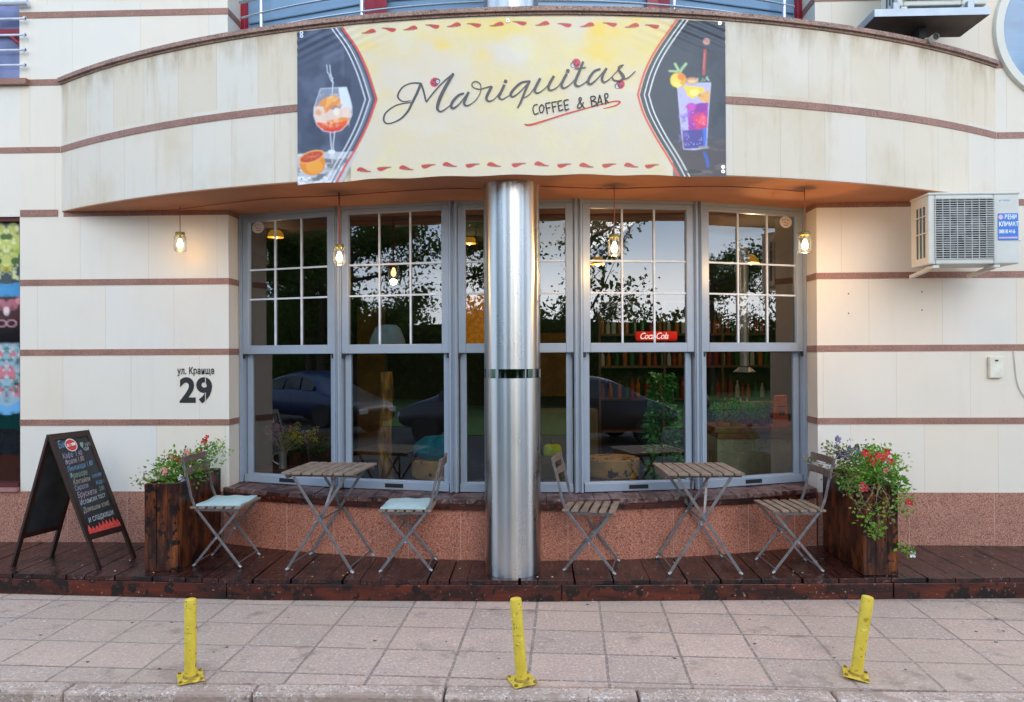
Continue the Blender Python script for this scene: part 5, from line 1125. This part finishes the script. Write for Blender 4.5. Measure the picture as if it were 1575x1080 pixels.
t = empty('dried_bouquet', (p.x, 6.76, p.z+.125), 0, 'bunch of dried pink, brown and yellow flowers in the metal jug', 'flowers')
mb = MB(); random.seed(3)
for _ in range(46):
    a, e_ = random.uniform(0, 6.28), random.gauss(0, .10); q = Vector((e_*1.1, random.gauss(0, .05), random.uniform(.10, .25))); mb.cur = 0; mb.tube([(0, 0, 0), q*.6, q], .0015, 4)
    mb.cur = 2 if q.x > .09 and q.z > .13 else random.choice((0, 1, 1, 3))
    for _ in range(16): mb.leaf(q+Vector((random.gauss(0, .015), random.gauss(0, .012), random.gauss(0, .018))), .024)
mb.build('stalks', [YR, mat('dusty_pink', srgb(170, 110, 116), rough=.9), mat('dried_yellow', srgb(190, 160, 40), rough=.9), mat('dusty_violet', srgb(120, 80, 130), rough=.9)], t)
# log lamp
p = ipos(594, 745, 7.05); ztop = zat(572, 7.05, 594); t = empty('log_floor_lamp', (p.x, 7.05, .15), 0, 'knotty upright log lamp with a grey shade behind the second window from the left', 'lamp')
mb = MB(); rr = [.105, .085, .072, .07, .066, .06, .064, .058]; mb.tube([(.0+.015*math.sin(i*1.3), 0, (ztop-.15)*i/7) for i in range(8)], rr, 14); mb.build('log', mat('log_bark', srgb(176, 128, 52), rough=.8, col2=srgb(96, 60, 28), scale=9, stretch=(2, 2, .5), bump=.6, bscale=20, lo=.4, hi=.6), t, smooth=True, auto=False)
zs = zat(540, 7.05, 597); mb = MB(); mb.lathe([(.175, zs-.15), (.168, zs-.05), (.12, zs+.07), (.08, zs+.10), (0, zs+.105)], (.02, 0, 0), 28); mb.build('shade', mat('grey_shade', srgb(120, 140, 144), rough=.8), t, smooth=True)
mb = MB(); mb.tube([(0, 0, ztop-.15), (.02, 0, zs-.1)], .012, 8); mb.build('lamp_stem', DARK, t)
# round log seats with cushions
def logseat(px0, px1, y0, y1, yy, lab):
    a, c = ipos(px0, y1, yy), ipos(px1, y1, yy); w = (c.x-a.x)/2; zt_ = zat(y0, yy, px0); zb = zat(y1, yy, px0)
    t = empty('log_stool', ((a.x+c.x)/2, yy+w, .15), 0, lab, 'seat', 'broad round log seats inside the cafe')
    mb = MB(); mb.lathe([(w*.96, .001), (w, .1), (w, zb-.151)], (0, 0, 0), 36); mb.build('seat_base', mat('oxblood', srgb(90, 26, 26), rough=.6), t, smooth=True)
    mb = MB(); mb.lathe([(w*.99, zb-.15), (w*1.03, zb-.13), (w*1.03, zt_-.16), (w*.98, zt_-.15), (0, zt_-.15)], (0, 0, 0), 36); mb.build('log_slab', mat('pale_log', srgb(196, 150, 84), rough=.7, var=.2, scale=8, speck=[(srgb(70, 36, 20), .30, 9.)]), t, smooth=True)
    return t, w, zt_
t, w, zt_ = logseat(628, 705, 710, 738, 6.85, 'pale log seat with teal cushions behind the second window from the left')
cu = empty('teal_cushion', (t.location.x+.02, t.location.y, zt_+.001), .2, 'rumpled teal cushion on the pale log seat behind the left windows', 'cushion')
mb = MB(); mb.lathe([(0, .0), (w*.8, .0), (w*1.0, .06), (w*.96, .14), (w*.6, .20), (0, .22)], (0, 0, 0), 24); mb.v = [(x*(1+.06*math.sin(5*z+x*20)), y, z+.012*math.sin(x*30)) for x, y, z in mb.v]; mb.build('cover', mat('teal_fabric', srgb(0, 120, 136), rough=.85, var=.3, scale=8), cu, smooth=True)
logseat(905, 988, 709, 737, 6.95, 'pale log seat with dark knots behind the second window from the right')
# climbing plant
p = ipos(1020, 745, 6.95); t = empty('indoor_plant', (p.x, 6.95, .15), 0, 'tall leafy indoor plant behind the second window from the right', 'plant')
mb = MB(); mb.lathe([(0, .001), (.12, .001), (.15, .3), (.14, .3), (.12, .27), (0, .27)], (0, 0, 0), 24); mb.build('pot', mat('terracotta', srgb(150, 78, 50), rough=.8), t, smooth=True)
mb = MB(); random.seed(8)
for _ in range(1100):
    z = random.uniform(.3, 1.42); r_ = (.15 if z < 1.1 else .10)*random.random()**.5; a = random.random()*6.28; mb.cur = random.choice((0, 1, 1)); mb.leaf((r_*math.cos(a)-.03*(z-.7), r_*math.sin(a)*.7, z), random.uniform(.04, .075), (math.cos(a), math.sin(a)-.3, random.uniform(-.9, .4)), .6)
mb.build('foliage', [mat('indoor_leaf', srgb(90, 170, 70), rough=.4), mat('indoor_leaf_dark', srgb(50, 116, 50), rough=.4)], t)
mb = MB(); mb.tube([(0, 0, .25), (.02, 0, .8), (-.03, 0, 1.4)], .014, 8); mb.build('stem', LEAFS[3], t)
# bar counter
a, c = ipos(1103, 668, 7.5), ipos(1222, 668, 7.5); ztop = zat(657, 7.5, 1150); cx_ = (a.x+c.x)/2; w = c.x-a.x
t = empty('bar_counter', (cx_, 7.5, .15), 0, 'bar counter with riveted grey front and brown wooden top behind the rightmost window', 'counter')
mb = MB(); mb.bx(-w/2, w/2+.3, 0, .5, .001, ztop-.15-.12); mb.build('counter_front', mat('raw_concrete', srgb(176, 180, 152), rough=.7, var=.25, scale=4), t, bevel=.004)
mb = MB(); mb.bx(-w/2-.03, w/2+.33, -.04, .55, ztop-.15-.055, ztop-.15); mb.bx(-w/2, w/2+.3, -.02, .5, ztop-.268, ztop-.207); mb.build('counter_top', mat('counter_wood', srgb(132, 78, 40), rough=.4, var=.3, scale=8, stretch=(1, 5, 1)), t, bevel=.006)
mb = MB()
for k in range(8): mb.lathe([(.009, 0), (.006, .004), (0, .005)], (-w/2+.04+k*.11, -.001, ztop-.15-.15), 10, Matrix.Rotation(R(90), 3, 'X'))
mb.build('rivet', CHROME, t)
zc = ztop
for i, (px, h_, sc) in enumerate(((1106, .16, .10), (1128, .20, .12), (1152, .16, .10), (1172, .13, .09))):
    q = ipos(px, 650, 7.62); t = empty('potted_herb', (q.x, 7.62, zc+.001), i, ('leafy herb pot at the open end of the bar counter', 'tallest herb pot on the bar counter, second from its open end', 'herb pot on the bar counter just before the tiled box', 'smallest herb pot on the bar counter, beside the orange bag')[i], 'plant', 'herb pots on the bar counter')
    mb = MB(); mb.lathe([(0, 0), (.032, 0), (.045, .07), (.04, .07), (0, .06)], (0, 0, 0), 16); mb.build('pot', mat('terracotta', 0), t, smooth=True)
    mb = MB(); [mb.leaf((random.gauss(0, sc*.45), random.gauss(0, sc*.4), .07+random.random()*h_), random.uniform(.02, .04)) for _ in range(170)]; mb.build('foliage', mat('indoor_leaf', 0), t)
q = ipos(1160, 640, 7.85); t = empty('tiled_box', (q.x+.06, 7.85, zc+.001), 0, 'patterned blue and white tiled box on the bar counter', 'box')
mb = MB(); mb.bx(-.2, .2, 0, .12, .0, .22); mb.build('box_body', mat('patterned_tile', srgb(60, 70, 90), rough=.4, col2=srgb(150, 150, 150), scale=60, lo=.48, hi=.52), t, bevel=.004)
mb = MB(); mb.bx(-.21, .21, -.005, .125, .221, .235); mb.build('box_lid', CHROME, t)
for i, (px, col) in enumerate(((1143, (210, 210, 200)), (1153, (190, 190, 186)), (1134, (60, 80, 60)), (1121, (120, 60, 40)), (1168, (70, 90, 70)))):
    q = ipos(px, 600, 7.92); t = empty('bottle', (q.x, 8.02, zc+.001), 0, ('pale bottle', 'light grey bottle', 'dark green bottle', 'brown bottle', 'grey green bottle')[i]+' standing at the back of the bar counter', 'bottle', 'bottles on the bar counter')
    mb = MB(); mb.lathe([(0, 0), (.028, 0), (.028, .15), (.010, .20), (.010, .26), (0, .262)], (0, 0, 0), 16); mb.build('bottle_body', mat('bottle_%d' % i, srgb(*col), rough=.15), t, smooth=True)
q = ipos(1212, 650, 7.4); t = empty('orange_bag', (q.x, 7.62, zc+.001), 0, 'upright orange paper bag with dark print at the right end of the bar counter', 'bag')
mb = MB(); mb.box((0, 0, .155), (.13, .08, .31), None, .88); mb.build('bag_body', mat('orange_paper', srgb(246, 110, 20), rough=.6, var=.15), t, bevel=.006)
mb = MB(); mb.box((0, -.0405, .13), (.06, .002, .04)); mb.box((0, -.0395, .20), (.08, .002, .012)); mb.build('bag_print', mat('bag_ink', srgb(90, 30, 14), rough=.6), t)
# hanging utensils, back shelf
q = ipos(1145, 560, 7.5); t = empty('extractor_pipe', (q.x, 7.5, q.z), 0, 'short bright metal pipe with a dish hanging above the bar counter', 'pipe')
mb = MB(); mb.tube([(0, 0, -.02), (0, 0, 1.2)], .045, 20); mb.lathe([(.05, -.03), (.11, -.075), (.11, -.08), (.0, -.078)], (0, 0, 0), 24); mb.build('pipe_body', mat('bright_tin', srgb(190, 192, 190), rough=.35, metal=.5), t, smooth=True)
q = ipos(1010, 517, 8.6); t = empty('lit_drink_sign', (q.x, 8.6, q.z), 0, 'small glowing red drink sign with white script writing inside the cafe', 'sign')
mb = MB(); pr = []
mb.bx(-.24, .24, 0, .05, -.055, .055); mb.build('sign_box', mat('red_glow', srgb(200, 16, 20), emit=srgb(220, 14, 16), es=.5), t, bevel=.03)
text_mesh('sign_writing', 'Coca-Cola', .105, Matrix.Translation((-.20, -.004, -.033)) @ Matrix.Rotation(R(90), 4, 'X'), mat('white_glow', (.9, .85, .85), emit=(1, .85, .85), es=.9), t, sx=.80, bold=.001, shear=.35, spacing=.9)
q = ipos(1020, 585, 10.4); t = empty('bottle_shelf', (q.x, 10.35, .15), 0, 'tall dark shelf with rows of bottles against the back wall of the room', 'shelf')
mb = MB()
for z in (.02, .5, .95, 1.4, 1.85, 2.3): mb.bx(-.9, 1.6, 0, .24, z, z+.03)
for x in (-.9, .0, .8, 1.57): mb.bx(x, x+.03, .001, .239, 0, 2.32)
mb.build('shelf_boards', mat('shelf_wood', srgb(86, 58, 40), rough=.6, var=.3, scale=5), t)
t2_ = t; mb = MB(); random.seed(21)
for z in (.95, 1.4, 1.85):
    x = -.84
    while x < 1.5:
        h_ = random.uniform(.18, .3); mb.cur = random.randrange(4); mb.lathe([(0, z+.031), (.032, z+.031), (.032, z+.031+h_*.6), (.012, z+.031+h_*.8), (.012, z+.031+h_), (0, z+.032+h_)], (x, .1, 0), 10); x += random.uniform(.075, .13)
mb.build('bottle_row', [mat('b_green', srgb(50, 90, 50), rough=.15), mat('b_amber', srgb(150, 90, 30), rough=.15), mat('b_clear', srgb(160, 170, 170), rough=.15), mat('b_red', srgb(130, 40, 40), rough=.2)], t)
# lit things in the room
q = ipos(733, 492, 7.6); t = empty('patterned_lamp', (q.x, 7.6, q.z), 0, 'glowing amber patterned lamp seen just left of the steel column', 'lamp')
mb = MB(); mb.lathe([(0, -.27), (.10, -.26), (.13, -.1), (.13, .12), (.09, .25), (0, .27)], (0, 0, 0), 28); mb.build('lamp_body', mat('amber_glow', srgb(190, 110, 20), col2=srgb(120, 60, 6), scale=26, lo=.48, hi=.52, emit=srgb(214, 130, 20), es=.35), t, smooth=True)
mb = MB(); mb.tube([(0, 0, .27), (0, 0, 3.04-q.z)], .006, 6); mb.build('flex', DARK, t)
def ipend(px, py, y, lab, e_):
    q = ipos(px, py, y); t = empty('pendant_lamp', tuple(q), 0, lab, 'lamp', 'pendant lamps inside the cafe')
    mb = MB(); mb.lathe([(.085, -.05), (.075, -.01), (.04, .035), (.015, .05), (0, .052)], (0, 0, 0), 24); mb.build('lamp_shade', mat('ochre_shade', srgb(200, 150, 50), rough=.5, emit=srgb(230, 160, 50), es=.35), t, smooth=True)
    mb = MB(); mb.lathe([(0, -.07), (.022, -.05), (.022, -.03), (.01, -.01)], (0, 0, 0), 16); mb.build('bulb', mat('bulb_glow', 0), t, smooth=True)
    mb = MB(); mb.tube([(0, 0, .05), (0, 0, 3.04-q.z)], .004, 6); mb.build('flex', DARK, t)
    ld = bpy.data.lights.new('room_light', 'POINT'); ld.energy = e_; ld.color = (1, .66, .34); ld.shadow_soft_size = .06; lo = bpy.data.objects.new('room_light', ld); COL.objects.link(lo); lo.location = (q.x, q.y, q.z-.15)
ipend(424, 358, 7.6, 'ochre pendant lamp glowing behind the leftmost window', 4)
ipend(722, 368, 8.2, 'ochre pendant lamp glowing behind the middle window, left of the column', 4)
ipend(1155, 398, 8.0, 'small pendant bulb glowing behind the rightmost window', 40)
ipend(919, 400, 8.3, 'small pendant bulb glowing behind the window right of the column', 12)
q = ipos(850, 690, 8.4); t = empty('sofa', (q.x+.2, 8.5, .15), 0, 'tan sofa back and lime cushion glimpsed just right of the steel column', 'sofa')
mb = MB(); mb.bx(-.5, .35, .25, .45, 0, .95); mb.bx(-.5, .35, -.3, .25, 0, .42); mb.build('sofa_body', mat('tan_cloth', srgb(92, 80, 50), rough=.9), t, bevel=.04)
mb = MB(); mb.box((-.2, .1, .48), (.22, .12, .15), Matrix.Rotation(.2, 3, 'X')); mb.build('lime_cushion', mat('lime_cloth', srgb(176, 196, 30), rough=.9), t, bevel=.05)

# ================================================================== the far side of the street (mirrored in the panes and the column)
def tree_mesh(seed, h, rad, n, sparse=False):
    random.seed(seed); tr = MB(); lf = MB()
    tr.tube([(0, 0, -.3), (.05, .03, h*.25), (-.05, .05, h*.5), (.05, 0, h*.8)], [.19, .15, .11, .04], 9); tips = []
    for k in range(16 if not sparse else 22):
        z = h*random.uniform(.28, .8); a = random.random()*6.28; l = rad*random.uniform(.6, 1.05); q = Vector((l*math.cos(a), l*math.sin(a), z+random.uniform(.3, 1.2)))
        m_ = Vector((q.x*.5, q.y*.5, z+.2)); tr.tube([(0, 0, z-.2), m_, q], [.07, .045, .012], 6); tips += [m_, q, (m_+q)/2]
        if sparse:
            for _ in range(5): w_ = q+Vector((random.gauss(0, .5), random.gauss(0, .5), random.uniform(0, .9))); tr.tube([m_*.4+q*.6, w_], [.014, .005], 4); tips.append(w_)
    for _ in range(n):
        c = random.choice(tips); o = Vector((random.gauss(0, 1), random.gauss(0, 1), random.gauss(0, .8)))*random.choice((.22, .30, .42))*rad/2.6
        lf.cur = random.choice((0, 0, 1)); lf.leaf(c+o, random.uniform(.10, .20), None, .62)
    return tr, lf
BARK = mat('bark', srgb(70, 58, 46), rough=.9, var=.3, scale=10); LFA = mat('tree_leaf', (.05, .11, .02), leafy=.4, rough=.8, spec=.2, var=.3, scale=4); LFB = mat('tree_leaf_light', (.10, .17, .035), leafy=.45, rough=.8, spec=.2, var=.3, scale=4)
protos = {}
def tree(kind, x, y, sc, rz, lab):
    if kind not in protos:
        tr, lf = tree_mesh(*dict(full=(31, 7.6, 2.9, 17000), airy=(37, 7.4, 2.3, 6500), thin=(41, 6.8, 1.9, 2200, True))[kind])
        o = empty('street_tree'); tr.build('trunk', BARK, o, smooth=True); lf.build('crown', [LFA, LFB], o); protos[kind] = o
    else: o = copy_tree(protos[kind])
    o.location = (x, y, -.1); o.rotation_euler = (0, 0, rz); o.scale = (sc, sc, sc); tag(o, lab, 'tree', 'trees across the street, seen mirrored in the panes')
tree('full', -13.6, -10.5, 1.0, .3, 'leafy tree across the street mirrored in the second window from the left')
tree('full', -20.5, -9.5, 1.15, 1.7, 'dense dark tree across the street mirrored in the leftmost window')
tree('full', -17.0, -5.8, .9, 3.0, 'nearer dense tree across the street mirrored in the leftmost window')
tree('full', -27.0, -13, 1.2, 4.0, 'farthest dense tree mirrored at the left of the leftmost window')
tree('full', -3.3, -11.4, .9, .9, 'leafy tree across the street mirrored beside the left of the column')
tree('full', 2.6, -11.5, .85, 2.9, 'leafy tree across the street mirrored just right of the column')
tree('thin', 7.2, -11.0, 1.05, 2.2, 'thin half bare tree mirrored in the second window from the right')
tree('airy', 24.0, -10.2, .95, 3.3, 'airy tree with glowing gaps mirrored in the rightmost window')
tree('thin', 29.6, -9.6, 1.1, 5.0, 'half bare tree mirrored at the right of the rightmost window')
tree('airy', 27.0, -13.0, 1.1, 1.3, 'airy tree mirrored in the middle of the rightmost window')
tree('thin', 15.5, -13.0, .9, .3, 'thin tree standing beyond the gap of sky mirrored on the right')
random.seed(77); mb = MB()
for _ in range(30000):
    x = random.uniform(-42, 46); hmax = 3.2+.5*math.sin(x*.7)+.35*math.sin(x*1.9+1); z = random.random()**.7*hmax; mb.cur = random.choice((0, 0, 1)); mb.leaf((x, -14.5+random.gauss(0, .5)+z*.1, z), random.uniform(.12, .24), None, .7)
for _ in range(16000):
    x = random.uniform(13, 46); hmax = 3.1+.4*math.sin(x*.9); z = random.random()**.7*hmax; mb.cur = random.choice((0, 0, 1)); mb.leaf((x, -11.0+random.gauss(0, .4), z), random.uniform(.12, .22), None, .7)
mb.build('hedge_foliage', [LFA, LFB]); hg = bpy.data.objects['hedge_foliage']; hg.name = 'hedge'; tag(hg, 'long dense green hedge across the street, mirrored low in the panes', 'hedge', kind='stuff')
mb = MB(); mb.bx(-42, 46, -15.2, -14.9, -.1, 3.0); mb.bx(13, 46, -11.6, -11.3, -.1, 2.9); hb = mb.build('hedge_core', LFA); tag(hb, 'dark inner mass of the hedge across the street', 'hedge', kind='stuff')
def car(x, y, col, lab, flip=0):
    t = empty('parked_car', (x, y, -.122), math.pi*flip, lab, 'car', 'cars parked across the street, seen mirrored in the panes')
    st = [(-2.1, .42, .62, .70, None), (-2.0, .30, .78, .80, None), (-1.6, .22, .92, .86, None), (-1.35, .2, .95, .88, 1.02), (-.75, .2, .95, .9, 1.38), (.1, .2, .93, .9, 1.43), (.65, .2, .92, .9, 1.36), (1.25, .2, .90, .88, .98), (1.6, .22, .86, .86, None), (2.0, .28, .74, .80, None), (2.12, .4, .58, .7, None)]
    mb = MB(); rings = []
    for X, zl, zb, hw, zr in st:
        zr = zr or zb+.02; rw_ = hw*.78 if zr > zb+.1 else hw*.9
        rings.append([(X, -hw*.94, zl), (X, -hw, (zl+zb)/2), (X, -hw*.96, zb), (X, -rw_, zr), (X, -rw_*.5, zr+.03), (X, rw_*.5, zr+.03), (X, rw_, zr), (X, hw*.96, zb), (X, hw, (zl+zb)/2), (X, hw*.94, zl)])
    vs = [v for r_ in rings for v in r_]; k = 10; fs = [(i*k+j, i*k+(j+1) % k, (i+1)*k+(j+1) % k, (i+1)*k+j) for i in range(len(st)-1) for j in range(k)]+[tuple(range(k))[::-1], tuple((len(st)-1)*k+j for j in range(k))]
    mb.add(vs, fs); bd = mb.build('car_body', mat('paint_'+lab.split()[0]+lab.split()[1], srgb(*col), rough=.3, metal=.3, var=.03, coat=.4), t, smooth=True); sb = bd.modifiers.new('s', 'SUBSURF'); sb.levels = 1; sb.render_levels = 2
    CG = mat('car_glass', (.015, .018, .02), rough=.04)
    for s_ in (-1, 1):
        mb = MB()
        for a, c in ((-1.18, -.30), (-.22, .42), (.50, 1.02)):
            za = lambda X: .97 if X < 1 else .95; zb_ = lambda X: min(1.32, 1.02+(X+1.35)*.52) if X < 0 else min(1.33, .98+(1.25-X)*.60)
            yy = lambda z: s_*(.885-(z-.94)*.40)
            mb.add([(a, yy(.97), .97), (c, yy(.97), .97), (c, yy(zb_(c)), zb_(c)), (a, yy(zb_(a)), max(.99, zb_(a)))], [(0, 1, 2, 3) if s_ < 0 else (3, 2, 1, 0)])
        mb.build('side_window', CG, t)
        for X in (-1.3, 1.32):
            mb = MB(); mb.lathe([(.18, -.09), (.30, -.1), (.315, -.07), (.315, .07), (.30, .1), (.18, .09)], (X, s_*.80, .315), 28, Matrix.Rotation(R(90), 3, 'X')); w_ = mb.build('wheel', mat('tyre', (.02, .02, .02), rough=.8), t, smooth=True)
            mb = MB(); mb.lathe([(0, .0), (.19, .0)], (X, s_*.885, .315), 20, Matrix.Rotation(R(90), 3, 'X')); mb.build('rim', CHROME, w_)
    mb = MB(); mb.box((2.06, -.55, .62), (.08, .30, .12)); mb.box((2.06, .55, .62), (.08, .30, .12)); mb.build('headlight', mat('lamp_clear', srgb(210, 214, 218), rough=.1), t, bevel=.02)
car(-13.2, -2.6, (18, 50, 96), 'deep blue car parked across the street, mirrored in the leftmost window')
car(-9.3, -2.7, (28, 30, 36), 'black glossy car parked between the deep blue and the slate blue car across the street')
car(-4.1, -2.6, (34, 42, 60), 'slate blue car parked across the street, mirrored beside the column', 1)
car(3.9, -2.9, (26, 30, 40), 'dark slate car parked across the street, mirrored in the second window from the right')
car(10.5, -2.6, (70, 20, 24), 'dark maroon car parked across the street, mirrored in the rightmost window', 1)
